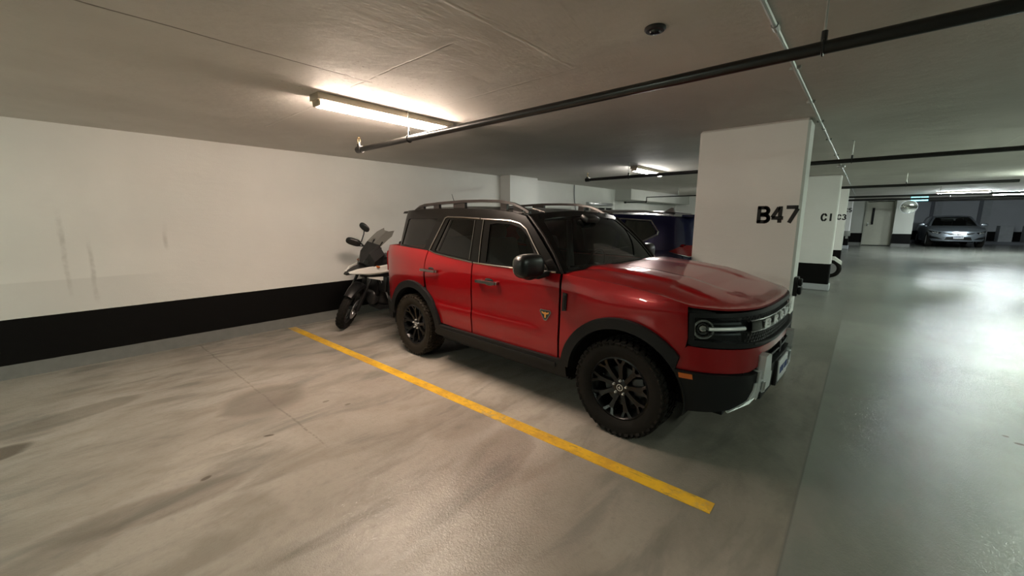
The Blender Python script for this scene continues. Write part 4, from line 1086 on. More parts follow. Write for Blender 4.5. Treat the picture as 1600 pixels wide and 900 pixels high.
# ------------------------------------------------------------------ plainer cars, same panel machinery
def soft_car(t, sp_):
    """body frame: x forward (0 = front axle), near side -y"""
    S = sp_; WB = S['wb']; A = S['arch']; zbelt = S['belt']; zf = S['fender']; mp = S['paint']
    def ins(s, z):
        top = max(0, z-S['shoulder']); a = W.at(s)[0].x
        nose = smooth(a, .3, .75); tail = smooth(-a, WB+.55, WB+.9)
        return 1.1*top*top+.14*max(0, .5-z)+nose*S.get('lean', .16)*max(0, z-.5)+tail*.12*max(0, z-.9)
    W = Wrap(S['path'], ins); f = W.f
    def q(P): return [(W.sa(a), z) for a, z in P]
    tail = W.sa(-WB-.72); z0 = .24
    for sg in (1, -1):
        fl = (lambda P: P) if sg > 0 else neg
        fend = [(-.62, z0), (-.62, zbelt(-.62)-.005)]+[(a, zf(a)) for a in (-.3, 0, .3, .52)]+[(.53, .58), (.46, .50)]+arc(0, S['R'], A, 25, 175, 18)+[(-A, z0)]
        panel('front_fender', fl(q(fend)), f(), mp, t, step=.06)
        panel('front_door', fl(q([(-.635, z0), (-.635, zbelt(-.635)), (-1.60, zbelt(-1.6)), (-1.60, z0)])), f(), mp, t, step=.07)
        panel('rear_door', fl(q([(-1.615, z0), (-1.615, zbelt(-1.6)), (-2.50, zbelt(-2.5)), (-2.50, .75)]+arc(-WB, S['R'], A+.02, 52, 10, 8)+[(-2.26, z0)])), f(), mp, t, step=.07)
        panel('quarter_panel', fl(q([(-2.515, .78), (-2.515, zbelt(-2.5)), (-WB-.3, zbelt(-WB-.3)), (-WB-.72, zbelt(-WB-.7)), (-WB-.70, .5), (-WB-.42, .45)]+arc(-WB, S['R'], A, 165, 58, 14))), f(), mp, t, step=.06)
        inn = q([(.5, .3), (.5, .60), (0, .7), (-WB-.6, .8), (-WB-.6, .3)]+arc(-WB, S['R'], A+.01, 178, 2, 16)+arc(0, S['R'], A+.01, 178, 2, 16))
        panel('inner_shell', fl(inn), f(-.03), M['dark'], t, step=.1, thick=0)
        for cxw in (0, -WB):
            mb = MB(); pr = arc(0, 0, A+.02, -8, 188, 16)
            V = [[mb.bm.verts.new((cxw+p[0], sg*y, S['R']+p[1])) for p in pr] for y in (.84, .56)]
            for i in range(len(pr)-1): mb.bm.faces.new((V[0][i], V[0][i+1], V[1][i+1], V[1][i]))
            mb.bm.faces.new(V[1]); mb.build('wheel_well', M['dark'], t, smooth=0)
            make_wheel(t, cxw, sg*(S['hw']-.11), R=S['R'], W=.21, rim=S['rim'], side=sg*1, spokes=5 if 1 else 9, m_r=S['rim_m'], knobs=0, full=False)
    # hood
    hp_ = []
    for k in range(0, 40):
        u = W.sa(-.52)*k/39; p, n_ = W.at(u); qq = p-n_*ins(u, zf(p.x)); hp_.append((qq.x, qq.y))
    cow_ = [(-.50, -.7), (-.44, -.3), (-.42, 0)]
    hpoly = hp_+cow_+[(a, -y) for a, y in cow_[::-1][1:]]+[(a, -y) for a, y in hp_[::-1][:-1]]
    panel('hood', hpoly, top_height(hpoly, lambda a, y: zf(a), S['crown'], .22, lambda a, y, e: .012*smooth(e, .02, .1)*smooth(.45-abs(y)+.2*min(0, -a), 0, .04)), mp, t, step=.05)
    # nose
    zt = zf(.8)
    panel('front_bumper', [(-W.sa(.53), z0+.05), (W.sa(.53), z0+.05), (W.sa(.53), zf(.52)-.0), (W.sy(.5), zt-.004), (0, zt-.004), (-W.sy(.5), zt-.004), (-W.sa(.53), zf(.52)-.0)], f(), mp, t, step=.05)
    S['front'](t, W, f)
    # tail
    zd = S['deck']; wt = W.L-tail; zt_ = zbelt(-WB-.7)
    panel('tailgate', [(-wt+.01, .5), (wt-.01, .5), (wt-.01, zt_), (wt*.6, zd), (-wt*.6, zd), (-wt+.01, zt_)], W.ft(), mp, t, step=.06)
    panel('rear_bumper', [(-wt-.2, .26), (wt+.2, .26), (wt+.25, .49), (-wt-.25, .49)], W.ft(.015), S['bump'], t, step=.07, thick=.04)
    for sg in (1, -1):
        fl = (lambda P: P) if sg > 0 else neg
        panel('tail_lamp', fl(S['lamp'](W)), f(.014), M['tail_red'], t, step=.05, thick=.03)
        panel('lamp_chrome', fl([(p[0], p[1]-.0) for p in S['lampc'](W)]), f(.02), M['chrome'], t, step=.05, thick=.01)
    MB().box((-WB/2, 0, .32), (WB+1.1, 1.0, .16)).box((-WB/2, 0, .40), (WB-.9, 1.55, .26)).build('chassis', M['dark'], t, smooth=0)
    # greenhouse
    G_ = Wrap(S['gpath'], lambda s, z: S['tumble']*(z-S['gz'])+.3*max(0, z-S['gz']-.36)**2, win=13)
    gq = lambda P: [(G_.sa(a), z) for a, z in P]
    sd = S['side'](G_, gq); hs = S['holes'](G_, gq)
    for sg in (1, -1):
        fl = (lambda P: P) if sg > 0 else neg
        panel('cabin_frame', fl(sd), G_.f(), S.get('frame', mp), t, holes=[fl(h) for h in hs], step=.07, thick=.03)
        for h in hs: panel('side_window', fl(h), G_.f(-.008), S['glass'], t, step=.1, thick=0)
        mb = MB(); fm = G_.f(.006)
        for ln in S['chrome']: mb.tube([fm(sg*u, z) for u, z in gq(ln)], .012, 6)
        mb.build('window_moulding', M['chrome'], t)
    b0, b1, w0, w1 = S['screen']
    def ws(off=0):
        def g(y, k):
            bow = 1-(y/w0)**2; return Vector((lerp(b0[0], b1[0], k)+.10*bow*(1-.4*k)+.04*math.sin(PI*k)+off*.7, y, lerp(b0[1], b1[1], k)+.045*bow*k+off*.7))
        return g
    wo_ = [(-w0, 0), (w0, 0), ((w0+w1)/2+.02, .5), (w1, 1), (0, 1), (-w1, 1), (-(w0+w1)/2-.02, .5)]
    wh_ = [(x*.90, .04+y*.90) for x, y in wo_]
    panel('windscreen_frame', wo_, ws(), mp, t, holes=[wh_], step=.07, thick=.03)
    panel('windscreen', wh_, ws(-.006), M['wind'], t, step=.1, thick=0)
    # roof
    ed = []
    for a in S['roof_a']:
        u = G_.sa(a); p, n_ = G_.at(u); qq = p-n_*G_.inset(u, S['roofz'](a)); ed.append((qq.x, qq.y))
    rf_ = [(ws()(y, 1).x, y) for y in [w1*(k/5-1) for k in range(11)]]
    rp = rf_[::-1][:-1]+[rf_[0]]+ed+[(a, -y) for a, y in ed[::-1]]
    panel('roof', rp, top_height(rp, lambda a, y: S['roofz'](a)+smooth(a, b1[0]-.2, b1[0]+.1)*.045*(1-(y/w1)**2), S.get('rcrown', .045), .2, lambda a, y, e: -.04*smooth(a, b1[0]-.25, b1[0])*(1-math.exp(-e/.15))), mp, t, step=.08)
    # rear screen / tailgate glass
    rz0, rz1, rw = S['rear']
    panel('rear_window', [(-rw, rz0), (rw, rz0), (rw*.86, rz1), (-rw*.86, rz1)], G_.ft(.006), M['privacy'], t, step=.1, thick=.01)
    for sg in (-1, 1):
        mx = MB().blob((S['mir'][0], sg*S['mir'][1], S['mir'][2]), (.06, .12, .075), e=2.8).bar((S['mir'][0], sg*(S['mir'][1]-.06), S['mir'][2]-.04), (S['mir'][0], sg*(S['mir'][1]-.20), S['mir'][2]-.07), .05, .03)
        mx.build('door_mirror', mp, t, smooth=60)
    MB().box((-1.5, 0, .55), (2.2, 1.4, .1)).box((-.75, 0, S['gz']-.12), (.4, 1.35, .2), bev=.05).build('dashboard', M['interior'], t)
    for sg in (-1, 1): MB().box((-1.35, sg*.36, .62), (.48, .48, .16), bev=.05).box((-1.62, sg*.36, .90), (.15, .46, .54), RY(-.25), bev=.05).blob((-1.70, sg*.36, 1.20), (.05, .13, .08)).build('seat', M['seat'], t)
    MB().box((-2.42, 0, .9), (.15, 1.2, .5), RY(-.3), bev=.05).build('rear_seat', M['seat'], t)
    return W, G_

# --- blue SUV, nose to the wall, in the next bay
bs = empty('sport_utility_vehicle', (6.56, -1.06, 0), PI/2, 'dark blue SUV with chrome window trim parked beyond the B47 pillar', 'car')
def blue_front(t, W, f):
    panel('grille', [(-W.sy(.35), .45), (W.sy(.35), .45), (W.sy(.45), .78), (-W.sy(.45), .78)], f(.01), M['plastic2'], t, step=.06)
    for s in (1, -1):
        P = [(s*W.sy(.55), .74), (s*W.sy(.55), .84), (s*W.sa(.45), .88), (s*W.sa(.50), .78)]
        panel('headlamp', P, f(.01), M['mirror'], t, step=.06)
soft_car(bs, dict(wb=2.706, arch=.40, R=.355, rim=.235, hw=.92, rim_m='steel', paint=M['blue'], bump=M['plastic'], shoulder=.95,
    path=[(.88, 0), (.86, -.3), (.78, -.58), (.62, -.76), (.40, -.86), (.1, -.90), (-.4, -.915), (-2.6, -.915), (-3.1, -.90), (-3.4, -.85), (-3.58, -.70), (-3.68, -.45), (-3.71, 0)],
    belt=lambda a: interp([(-3.4, 1.185), (-2.9, 1.14), (-2.2, 1.08), (-.6, 1.02)], a), fender=lambda a: interp([(-.62, 1.02), (0, .99), (.4, .93), (.85, .86)], a), crown=.06, front=blue_front, deck=1.17,
    lamp=lambda W: [(W.sa(-3.24), 1.150), (W.sa(-3.42), 1.235), (W.syr(.60), 1.235), (W.syr(.35), 1.17), (W.syr(.45), 1.10), (W.sa(-3.50), 1.085)],
    lampc=lambda W: [(W.sa(-3.24), 1.144), (W.sa(-3.50), 1.078), (W.syr(.45), 1.093), (W.syr(.35), 1.16), (W.syr(.45), 1.105), (W.sa(-3.50), 1.088)],
    gpath=[(-.45, -.86), (-.7, -.875), (-2.6, -.875), (-3.05, -.86), (-3.32, -.79), (-3.52, -.62), (-3.62, -.35), (-3.65, 0)], tumble=.30, gz=1.05,
    side=lambda G_, gq: gq([(-.62, 1.015), (-2.2, 1.075), (-2.9, 1.13), (-3.30, 1.17)])+[(G_.L, 1.12), (G_.L, 1.61)]+gq([(-3.3, 1.625), (-2.9, 1.655), (-2.2, 1.675), (-1.6, 1.665), (-1.25, 1.61), (-.9, 1.36)]),
    holes=lambda G_, gq: [gq([(-.95, 1.07), (-1.57, 1.09), (-1.60, 1.57), (-1.38, 1.55), (-1.15, 1.40)]), gq([(-1.66, 1.10), (-2.35, 1.14), (-2.42, 1.59), (-1.68, 1.585)]), gq([(-2.44, 1.16), (-2.74, 1.24), (-3.02, 1.385), (-3.03, 1.42), (-2.88, 1.565), (-2.50, 1.59)])],
    chrome=[[(-.9, 1.06), (-1.6, 1.085), (-2.40, 1.13), (-2.73, 1.22), (-3.045, 1.375), (-3.055, 1.42), (-2.91, 1.575), (-2.45, 1.605), (-1.6, 1.597), (-1.35, 1.565)]],
    glass=M['privacy'], screen=((-.52, 1.03), (-1.25, 1.60), .86, .70), roofz=lambda a: interp([(-3.6, 1.60), (-3.3, 1.628), (-2.9, 1.657), (-2.2, 1.677), (-1.6, 1.667), (-1.25, 1.61)], a),
    roof_a=(-1.4, -1.8, -2.3, -2.9, -3.3), rear=(1.17, 1.55, .62), mir=(-.72, 1.02, 1.10)))
for s in (-1, 1):
    MB().tube([(-.0-1.2, s*.64, 1.665), (-1.35, s*.64, 1.70), (-2.0, s*.64, 1.725), (-2.75, s*.64, 1.715), (-3.05, s*.64, 1.675)], [.012, .02, .02, .02, .012], 8).build('roof_rail', M['steel'], bs)
MB().loft([[(-2.72, y, 1.685), (-2.80, y, 1.70), (-2.93, y, 1.775), (-2.97, y, 1.775), (-2.985, y, 1.68)] for y in (-.012, .012)]).blob((-2.84, 0, 1.69), (.16, .04, .02)).build('shark_fin_antenna', M['plastic2'], bs)
panel('rear_spoiler', [(-3.3, -.60), (-3.3, .60), (-3.52, .52), (-3.56, 0), (-3.52, -.52)], lambda a, y: Vector((a, y, 1.655+.01*(1-(y/.6)**2))), M['blue'], bs, step=.08, thick=.03)

# --- silver sedan at the far end, facing the camera
def sedan_front(t, W, f):
    g1 = [(-W.sy(.42), .615), (-W.sy(.25), .56), (0, .545), (W.sy(.25), .56), (W.sy(.42), .615), (W.sy(.56), .685), (0, .665), (-W.sy(.56), .685)]
    g_ = panel('grille', g1, f(.008), M['gloss_black'], t, step=.05)
    panel('grille_wing', [(-W.sy(.50), .655), (0, .618), (W.sy(.50), .655), (W.sy(.62), .705), (0, .660), (-W.sy(.62), .705)], f(.016), M['silver'], t, step=.05)
    MB().lathe([(.045, 0), (.055, 0), (.055, .012), (.045, .012)], 20, T(.872, 0, .64) @ RY(PI/2), closed=True).box((.878, 0, .64), (.01, .012, .07)).build('front_emblem', M['chrome'], t)
    for s in (1, -1):
        P = [(s*W.sy(.52), .665), (s*W.sy(.60), .60), (s*W.sy(.78), .635), (s*W.sa(.22), .72), (s*W.sa(.18), .745), (s*W.sa(.42), .735)]
        h = panel('headlamp', P, f(.012), M['lamp_in'], t, step=.05)
        panel('lens', [(u, z) for u, z in P], f(.018), M['lens'], h, step=.06, thick=0)
        MB().tube([f(.014)(s*u, z) for u, z in ((W.sy(.62), .622), (W.sy(.76), .655), (W.sa(.32), .71))], .012, 6).build('light_bar', M['drl'], h)
        for yy in (.64, .72): MB().blob(tuple(f(.010)(s*W.sy(yy), .66)), (.02, .03, .022)).build('projector', M['chrome'], h)
        panel('fog_vent', [(s*W.sy(.45), .36), (s*W.sy(.80), .40), (s*W.sa(.50), .50), (s*W.sy(.62), .45)], f(.010), M['plastic2'], t, step=.05)
        panel('bumper_fin', [(s*W.sy(.40), .315), (s*W.sa(.52), .33), (s*W.sa(.47), .40), (s*W.sy(.72), .375), (s*W.sy(.50), .36)], f(.022), M['silver'], t, step=.05)
    panel('lower_intake', [(-W.sy(.42), .34), (W.sy(.42), .34), (W.sy(.36), .47), (-W.sy(.36), .47)], f(.006), M['plastic2'], t, step=.06)
    p_ = MB().box((.875, 0, .475), (.012, .31, .155), bev=.004).build('licence_plate', M['plate'], t)
    mb = MB()
    for k in range(6): mb.box((.8825, -.11+.044*k, .475), (.002, .022, .055))
    mb.build('plate_marks', M['plate_ink'], p_, smooth=0)
sd_dir = math.radians(180+20)
ss = empty('sedan', (26.75, -9.38, .37), PI+.05, 'silver four door sedan parked head-on by the grey wall at the far end', 'car')
soft_car(ss, dict(wb=2.70, arch=.365, R=.325, rim=.215, hw=.90, rim_m='steel', paint=M['silver'], bump=M['silver'], shoulder=.74,
    path=[(.87, 0), (.855, -.3), (.80, -.52), (.68, -.70), (.48, -.82), (.2, -.87), (-.4, -.895), (-2.5, -.895), (-3.0, -.87), (-3.4, -.80), (-3.62, -.62), (-3.70, -.3), (-3.72, 0)],
    belt=lambda a: interp([(-3.4, 1.02), (-2.5, .99), (-.6, .93)], a), fender=lambda a: interp([(-.62, .93), (0, .88), (.4, .80), (.6, .745), (.87, .70)], a), crown=.065, front=sedan_front, deck=1.02, lean=.22,
    lamp=lambda W: [(W.sa(-3.3), .85), (W.sa(-3.3), .98), (W.syr(.4), .98), (W.syr(.4), .85)], lampc=lambda W: [(W.syr(.4), .90), (W.syr(.4), .92), (W.syr(.1), .92), (W.syr(.1), .90)],
    gpath=[(-.3, -.80), (-.6, -.82), (-2.3, -.82), (-2.8, -.78), (-3.1, -.68), (-3.25, -.4), (-3.28, 0)], tumble=.42, gz=.93,
    side=lambda G_, gq: gq([(-.55, .91), (-2.5, .98), (-3.1, 1.01), (-2.9, 1.13), (-2.5, 1.30), (-2.2, 1.365), (-1.7, 1.385), (-1.35, 1.37), (-1.15, 1.33), (-.8, 1.10)]),
    holes=lambda G_, gq: [gq([(-.80, .965), (-1.57, .99), (-1.60, 1.325), (-1.36, 1.315), (-1.12, 1.22)]), gq([(-1.65, .995), (-2.45, 1.03), (-2.5, 1.08), (-2.25, 1.28), (-1.68, 1.325)])],
    chrome=[[(-.75, .955), (-1.6, .98), (-2.5, 1.02)]], glass=M['privacy'], screen=((-.40, .93), (-1.15, 1.335), .80, .60),
    roofz=lambda a: interp([(-2.6, 1.26), (-2.2, 1.365), (-1.7, 1.385), (-1.35, 1.37), (-1.15, 1.335)], a), roof_a=(-1.3, -1.5, -1.8, -2.2, -2.5), rcrown=.03,
    rear=(1.02, 1.25, .5), mir=(-.72, .98, .98)))

# ------------------------------------------------------------------ motorcycle
bk = empty('motorcycle', (2.79, -.665, 0), PI+.17, 'black and white adventure motorcycle leaning between the back wall and the red SUV', 'motorcycle')
LEAN = RX(-math.radians(11))
ax_p = Vector((-.06, 0, .33)); ax_d = Vector((-math.sin(math.radians(26)), 0, math.cos(math.radians(26))))
ST = T(*ax_p) @ Matrix.Rotation(math.radians(33), 4, ax_d) @ T(*(-ax_p))
def mb_(mb, name, m, par=bk, steer=False, smooth=40):
    X = (LEAN @ ST) if steer else LEAN
    bmesh.ops.transform(mb.bm, matrix=X, verts=mb.bm.verts)
    return mb.build(name, m, par, smooth)
def moto_wheel(x, R, W, steer):
    w = W/2; F = T(x, 0, R) @ RX(PI/2); rim = R-.105
    tb = MB(); tb.lathe([(rim, -w*.55), (rim+.03, -w*.85), (R-.035, -w*.98), (R-.012, -w*.6), (R-.006, 0), (R-.012, w*.6), (R-.035, w*.98), (rim+.03, w*.85), (rim, w*.55)], 48, F)
    n = 30
    for k in range(n):
        for zz, ww, off in ((-w*.66, w*.5, 0), (0, w*.5, .5), (w*.66, w*.5, 0)):
            tb.box((0, 0, 0), (.022, 2*PI*R/n*.55, ww), F @ RZ(2*PI*(k+off)/n) @ T(R-.008-(.012 if zz else 0), 0, zz) @ RY(0 if zz == 0 else (.5 if zz < 0 else -.5)))
    ty = mb_(tb, 'tyre', M['rubber'], steer=steer, smooth=30)
    rb_ = MB(); rb_.lathe([(rim+.004, -w*.6), (rim+.008, -w*.62), (rim-.02, -w*.4), (rim-.026, 0), (rim-.02, w*.4), (rim+.008, w*.62), (rim+.004, w*.6)], 44, F)
    rb_.lathe([(0, -.06), (.035, -.06), (.045, -.045), (.03, -.03), (.03, .03), (.045, .045), (.035, .06), (0, .06)], 20, F)
    for k in range(20):
        a = 2*PI*k/20; s_ = 1 if k % 2 else -1; b = a+.35*(1 if k % 4 < 2 else -1)
        rb_.tube([F @ Vector((.04*math.cos(a), .04*math.sin(a), s_*.045)), F @ Vector(((rim-.02)*math.cos(b), (rim-.02)*math.sin(b), s_*w*.3))], .003, 5)
    mb_(rb_, 'wheel_rim', M['engine'], ty, steer=steer)
    for s_ in ((-1, 1) if steer else (1,)):
        d_ = MB().lathe([(.085, s_*.070), (.152, s_*.070), (.152, s_*.075), (.085, s_*.075)], 36, F, closed=True)
        for k in range(6):
            a = k*PI/3; d_.bar(F @ Vector((.04*math.cos(a), .04*math.sin(a), s_*.06)), F @ Vector((.09*math.cos(a+.2), .09*math.sin(a+.2), s_*.072)), .012, .006)
        mb_(d_, 'brake_disc', M['steel'], ty, steer=steer)
        c_ = MB().box((0, 0, 0), (.055, .11, .04), F @ RZ(.5+PI) @ T(.125, 0, s_*.078), bev=.01); mb_(c_, 'brake_caliper', M['moto_black'], ty, steer=steer)
moto_wheel(0, .335, .115, True); moto_wheel(-1.52, .325, .16, False)
fk = MB()
for s_ in (-1, 1):
    fk.tube([(.01, s_*.105, .325), (-.10, s_*.105, .55)], [.030, .032], 12).tube([(-.10, s_*.105, .55), (-.315, s_*.105, 1.02)], .022, 12)
    fk.bar((.02, s_*.105, .33), (-.03, s_*.10, .31), .03, .08, bev=.008)
mb_(fk, 'fork', M['moto_black'], steer=True)
mb_(MB().tube([(-.17, -.105, .70), (-.30, -.105, .98)], .0225, 10).tube([(-.17, .105, .70), (-.30, .105, .98)], .0225, 10), 'fork_tube', M['steel'], steer=True)
mb_(MB().box((-.29, 0, .97), (.08, .28, .04), RY(-.45), bev=.01).box((-.335, 0, 1.05), (.08, .26, .04), RY(-.45), bev=.01), 'triple_clamp', M['moto_black'], steer=True)
# front mudguard hugging the tyre
def guard(R, a0, a1, w, x, mtl, name, steer, n=12, th=.008):
    rings = []
    for i in range(n+1):
        a = math.radians(a0+(a1-a0)*i/n); k = math.sin(PI*min(1, (i/n)*1.0)) ; ww = w*(.72+.28*k)
        ring = []
        for rr in (R, R+th):
            for j in ((-1, -.035), (-.8, -.0), (-.3, .012), (.3, .012), (.8, 0), (1, -.035))[::(1 if rr == R else -1)]:
                ring.append((x+(rr+j[1])*math.cos(a), j[0]*ww, .335+(rr+j[1])*math.sin(a)))
        rings.append(ring)
    mb_(MB().loft(rings), name, mtl, steer=steer)
guard(.375, 48, 165, .085, 0, M['moto_black'], 'front_mudguard', True)
hb = MB().tube([(-.50, .42, 1.145), (-.46, .30, 1.165), (-.37, .10, 1.125), (-.37, -.10, 1.125), (-.46, -.30, 1.165), (-.50, -.42, 1.145)], .013, 10)
for s_ in (-1, 1): hb.tube([(-.50, s_*.44, 1.145), (-.475, s_*.32, 1.16)], .019, 10)
mb_(hb, 'handlebar', M['moto_black'], steer=True)
for s_ in (-1, 1):
    mb_(MB().blob((-.40, s_*.36, 1.15), (.035, .11, .055), RZ(-s_*.3), e=2.8).tube([(-.38, s_*.27, 1.14), (-.5, s_*.45, 1.145)], .010, 8), 'hand_guard', M['moto_black'], steer=True)
    mb_(MB().tube([(-.49, s_*.28, 1.16), (-.56, s_*.30, 1.27), (-.56, s_*.31, 1.33)], .008, 8).blob((-.56, s_*.32, 1.375), (.018, .085, .052), RX(s_*.35), e=2.5), 'rear_view_mirror', M['moto_black'], steer=True)
    mb_(MB().tube([(-.44, s_*.22, 1.13), (-.38, s_*.27, 1.13)], .008, 6).tube([(-.40, s_*.12, 1.10), (-.34, s_*.05, 1.04), (-.25, s_*.02, .95)], .009, 8), 'brake_hose', M['moto_black'], steer=True)
# headlamp nose
NF = [[(-.17, .035, .985), (-.17, -.035, .985), (-.20, -.085, .955), (-.22, -.09, .90), (-.22, .09, .90), (-.20, .085, .955)],
      [(-.225, .10, 1.14), (-.225, -.10, 1.14), (-.27, -.175, 1.03), (-.27, -.16, .91), (-.27, .16, .91), (-.27, .175, 1.03)],
      [(-.36, .13, 1.27), (-.36, -.13, 1.27), (-.42, -.20, 1.14), (-.40, -.18, .93), (-.40, .18, .93), (-.42, .20, 1.14)]]
nf = mb_(MB().loft(NF), 'headlamp_cowl', M['moto_black'], smooth=25)
mb_(MB().blob((-.20, .075, 1.00), (.03, .06, .042), RY(-.3)).blob((-.215, -.07, 1.0), (.03, .05, .042), RY(-.3)), 'headlamp_lens', M['lens'], nf)
mb_(MB().blob((-.235, .03, 1.055), (.025, .022, .015)), 'lamp_glint', M['chrome'], nf)
# screen
scn = MB()
def scr(y, t_): return Vector((-.235-.40*t_+.03*math.sin(PI*t_)-.9*y*y, y, 1.13+.34*t_))
def scr_panel():
    P = [(-.115, .0), (.115, .0), (.155, .35), (.165, .8), (.11, 1.0), (.05, .93), (-.05, .93), (-.11, 1.0), (-.165, .8), (-.155, .35)]
    return panel('wind_screen', P, lambda y, k: LEAN @ scr(y, k), M['screen'], bk, step=.05, thick=.004)
scr_panel()
mb_(MB().tube([(-.33, .07, 1.12), (-.46, .09, 1.30)], .010, 8).tube([(-.33, -.07, 1.12), (-.46, -.09, 1.30)], .010, 8).box((-.43, 0, 1.17), (.03, .17, .10), RY(-.5), bev=.01), 'screen_bracket', M['moto_black'])
# beak: white upper, black lower tip
bkp = [[(.10, .02, .85), (.10, -.02, .85), (.09, -.035, .83), (.09, .035, .83)], [(.02, .065, .89), (.02, -.065, .89), (.0, -.085, .85), (.0, .085, .85)],
       [(-.12, .10, .915), (-.12, -.10, .915), (-.13, -.125, .865), (-.13, .125, .865)], [(-.30, .12, .95), (-.30, -.12, .95), (-.30, -.16, .88), (-.30, .16, .88)]]
mb_(MB().loft(bkp), 'beak', M['moto_black'], smooth=30)
for s_ in (-1, 1):
    # white flank running back from the beak over the tank
    mb = MB(); R_ = []
    for x, z, h, y in ((.06, .865, .02, .045), (-.05, .885, .075, .10), (-.2, .895, .115, .155), (-.36, .91, .115, .205), (-.55, .935, .12, .245), (-.80, .955, .09, .235), (-1.0, .93, .03, .17)):
        R_.append([(x, s_*(y-.02), z+h*.5), (x, s_*(y+.012), z+h*.42), (x, s_*(y+.02), z-h*.3), (x, s_*y, z-h*.55), (x, s_*(y-.04), z-h*.4)])
    mb_(mb.loft(R_), 'side_fairing', M['moto_white'], smooth=30)
    mb = MB(); R_ = []
    for x, z, h, y in ((-.22, .79, .03, .125), (-.40, .77, .06, .20), (-.62, .75, .07, .24), (-.78, .73, .03, .23)):
        R_.append([(x, s_*(y-.02), z+h*.5), (x, s_*(y+.01), z+h*.4), (x, s_*(y+.012), z-h*.45), (x, s_*(y-.03), z-h*.5)])
    mb_(mb.loft(R_), 'lower_fairing', M['moto_white'], smooth=30)
    mb = MB(); R_ = []
    for x, z, h, y in ((-.10, .82, .03, .10), (-.28, .82, .05, .165), (-.50, .82, .05, .215), (-.78, .83, .05, .225)):
        R_.append([(x, s_*(y-.02), z+h*.5), (x, s_*(y+.004), z+h*.4), (x, s_*(y+.004), z-h*.45), (x, s_*(y-.03), z-h*.5)])
    mb_(mb.loft(R_), 'fairing_insert', M['moto_black'], smooth=30)
    mb_(MB().box((-.45, s_*.20, .68), (.07, .14, .24), RZ(s_*.15), bev=.015), 'radiator', M['moto_black'])
    mb_(MB().tube([(-.66, s_*.12, .45), (-.68, s_*.30, .44)], [.075, .08], 16).blob((-.68, s_*.335, .44), (.085, .05, .085)), 'cylinder_head', M['engine'])
    mb_(MB().tube([(-.35, s_*.10, .90), (-.45, s_*.22, .62), (-.52, s_*.32, .36), (-.80, s_*.28, .28)], .012, 8), 'crash_bar', M['steel'])
    mb_(MB().tube([(-.12-.22, s_*.10, .97), (-.40, s_*.17, .70), (-.75, s_*.16, .33), (-1.1, s_*.12, .42)], .018, 8).tube([(-.36, s_*.08, .95), (-.9, s_*.13, .82), (-1.65, s_*.10, .92)], .014, 8), 'frame_rail', M['moto_black'])
    mb_(MB().tube([(-.95, s_*.14, .33), (-.95, s_*.26, .33)], .014, 8), 'foot_peg', M['steel'])
    mb_(MB().box((-.24, s_*.25, .99) if False else (-.30, s_*.215, .965), (.03, .06, .025), bev=.008), 'turn_signal', M['amber'])
mb_(MB().blob((-.62, 0, .94), (.34, .19, .15), e=2.4), 'fuel_tank', M['moto_black'])
mb_(MB().loft([[(x, y, z+dz) for y, dz in ((-w_, -.05), (-w_*.9, .02), (0, .035), (w_*.9, .02), (w_, -.05))] for x, z, w_ in ((-.86, .90, .10), (-1.0, .87, .15), (-1.22, .89, .17), (-1.38, .94, .15), (-1.62, .95, .10))]), 'seat', M['moto_black'])
mb_(MB().blob((-.74, 0, .45), (.26, .15, .20), e=3).box((-.70, 0, .25), (.45, .26, .06), bev=.02).blob((-.42, 0, .42), (.07, .11, .12)), 'engine', M['engine'])
mb_(MB().box((-.42, 0, .60), (.05, .26, .26), bev=.02), 'oil_cooler', M['moto_black'])
mb_(MB().tube([(-.98, -.08, .42), (-1.52, -.10, .325)], [.05, .045], 12).box((-1.5, -.10, .325), (.16, .08, .12), bev=.02), 'swing_arm', M['engine'])
mb_(MB().tube([(-.60, -.10, .26), (-.95, -.20, .36), (-1.10, -.22, .45)], .024, 10).tube([(-1.10, -.22, .45), (-1.62, -.24, .66)], [.05, .062], 14), 'exhaust', M['steel'])
mb_(MB().loft([[(x, y, z+dz) for y, dz in ((-w_, 0), (0, .02), (w_, 0), (w_*.8, -.05), (-w_*.8, -.05))] for x, z, w_ in ((-1.50, .90, .12), (-1.75, .95, .09), (-1.88, .92, .06))]).tube([(-1.5, .14, .97), (-1.8, .13, 1.0), (-1.8, -.13, 1.0), (-1.5, -.14, .97)], .01, 8).bar((-1.78, 0, .9), (-1.98, 0, .62), .14, .02), 'tail_unit', M['moto_black'])
mb_(MB().box((-1.89, 0, .93), (.03, .12, .05), bev=.01), 'tail_lamp', M['tail_red'])
MB().tube([LEAN @ Vector((-.80, .13, .30)), Vector((-.72, .36, .02))], .013, 8).box((-.72, .37, .008), (.09, .05, .016), bev=.004).build('side_stand', M['steel'], bk)

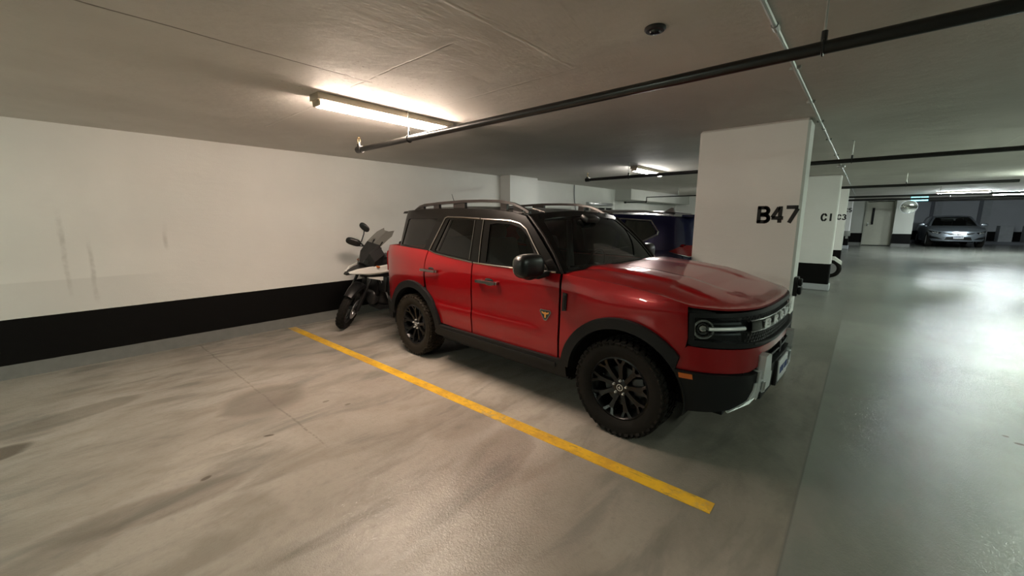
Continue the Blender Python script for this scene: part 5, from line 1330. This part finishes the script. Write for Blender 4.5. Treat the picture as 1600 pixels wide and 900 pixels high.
# --- nose of a small scooter-like motorcycle peeping past the C1 pillar
t = empty('scooter', (14.2, -5.72, 0), -PI/2-.12, 'small black and white scooter whose front peeps past the C1 pillar', 'motorcycle')
F = RX(PI/2)
MB().lathe([(.15, -.04), (.20, -.055), (.245, -.04), (.255, 0), (.245, .04), (.20, .055), (.15, .04)], 28, T(0, 0, .255) @ F).build('tyre', M['rubber'], t)
MB().lathe([(0, -.03), (.05, -.03), (.15, -.035), (.155, 0), (.15, .035), (.05, .03), (0, .03)], 24, T(0, 0, .255) @ F).build('rim', M['steel'], t)
MB().loft([[(x, y, z+dz) for y, dz in ((-w_, -.05), (-w_*.8, .03), (0, .05), (w_*.8, .03), (w_, -.05))] for x, z, w_ in ((.24, .42, .04), (.08, .54, .085), (-.1, .54, .09), (-.22, .44, .07))]).build('front_mudguard', M['moto_white'], t)
MB().loft([[(x, -w_, z), (x+.08, 0, z), (x, w_, z), (x-.06, w_*.8, z), (x-.06, -w_*.8, z)] for x, z, w_ in ((-.18, .35, .16), (-.22, .6, .2), (-.28, .85, .17), (-.32, .98, .10))]).build('leg_shield', M['moto_white'], t)
MB().tube([(0, .08, .255), (-.2, .06, .6)], .02, 8).tube([(0, -.08, .255), (-.2, -.06, .6)], .02, 8).build('fork', M['steel'], t)
MB().tube([(-.36, -.33, 1.0), (-.33, 0, .98), (-.36, .33, 1.0)], .014, 8).blob((-.28, 0, .97), (.09, .13, .08)).build('handlebar', M['moto_black'], t)
MB().blob((-.19, 0, .97), (.03, .07, .055)).build('headlamp', M['chrome'], t)
MB().loft([[(x, y, z+dz) for y, dz in ((-w_, -.25), (-w_, .0), (0, .04), (w_, 0), (w_, -.25))] for x, z, w_ in ((-.62, .68, .13), (-.9, .76, .17), (-1.3, .78, .13))]).box((-.45, 0, .30), (.5, .30, .08), bev=.02).build('seat_body', M['moto_black'], t)
MB().lathe([(0, -.04), (.15, -.045), (.2, -.055), (.245, -.04), (.255, 0), (.245, .04), (.20, .055), (.15, .045), (0, .04)], 28, T(-1.2, 0, .255) @ F).build('rear_wheel', M['rubber'], t)
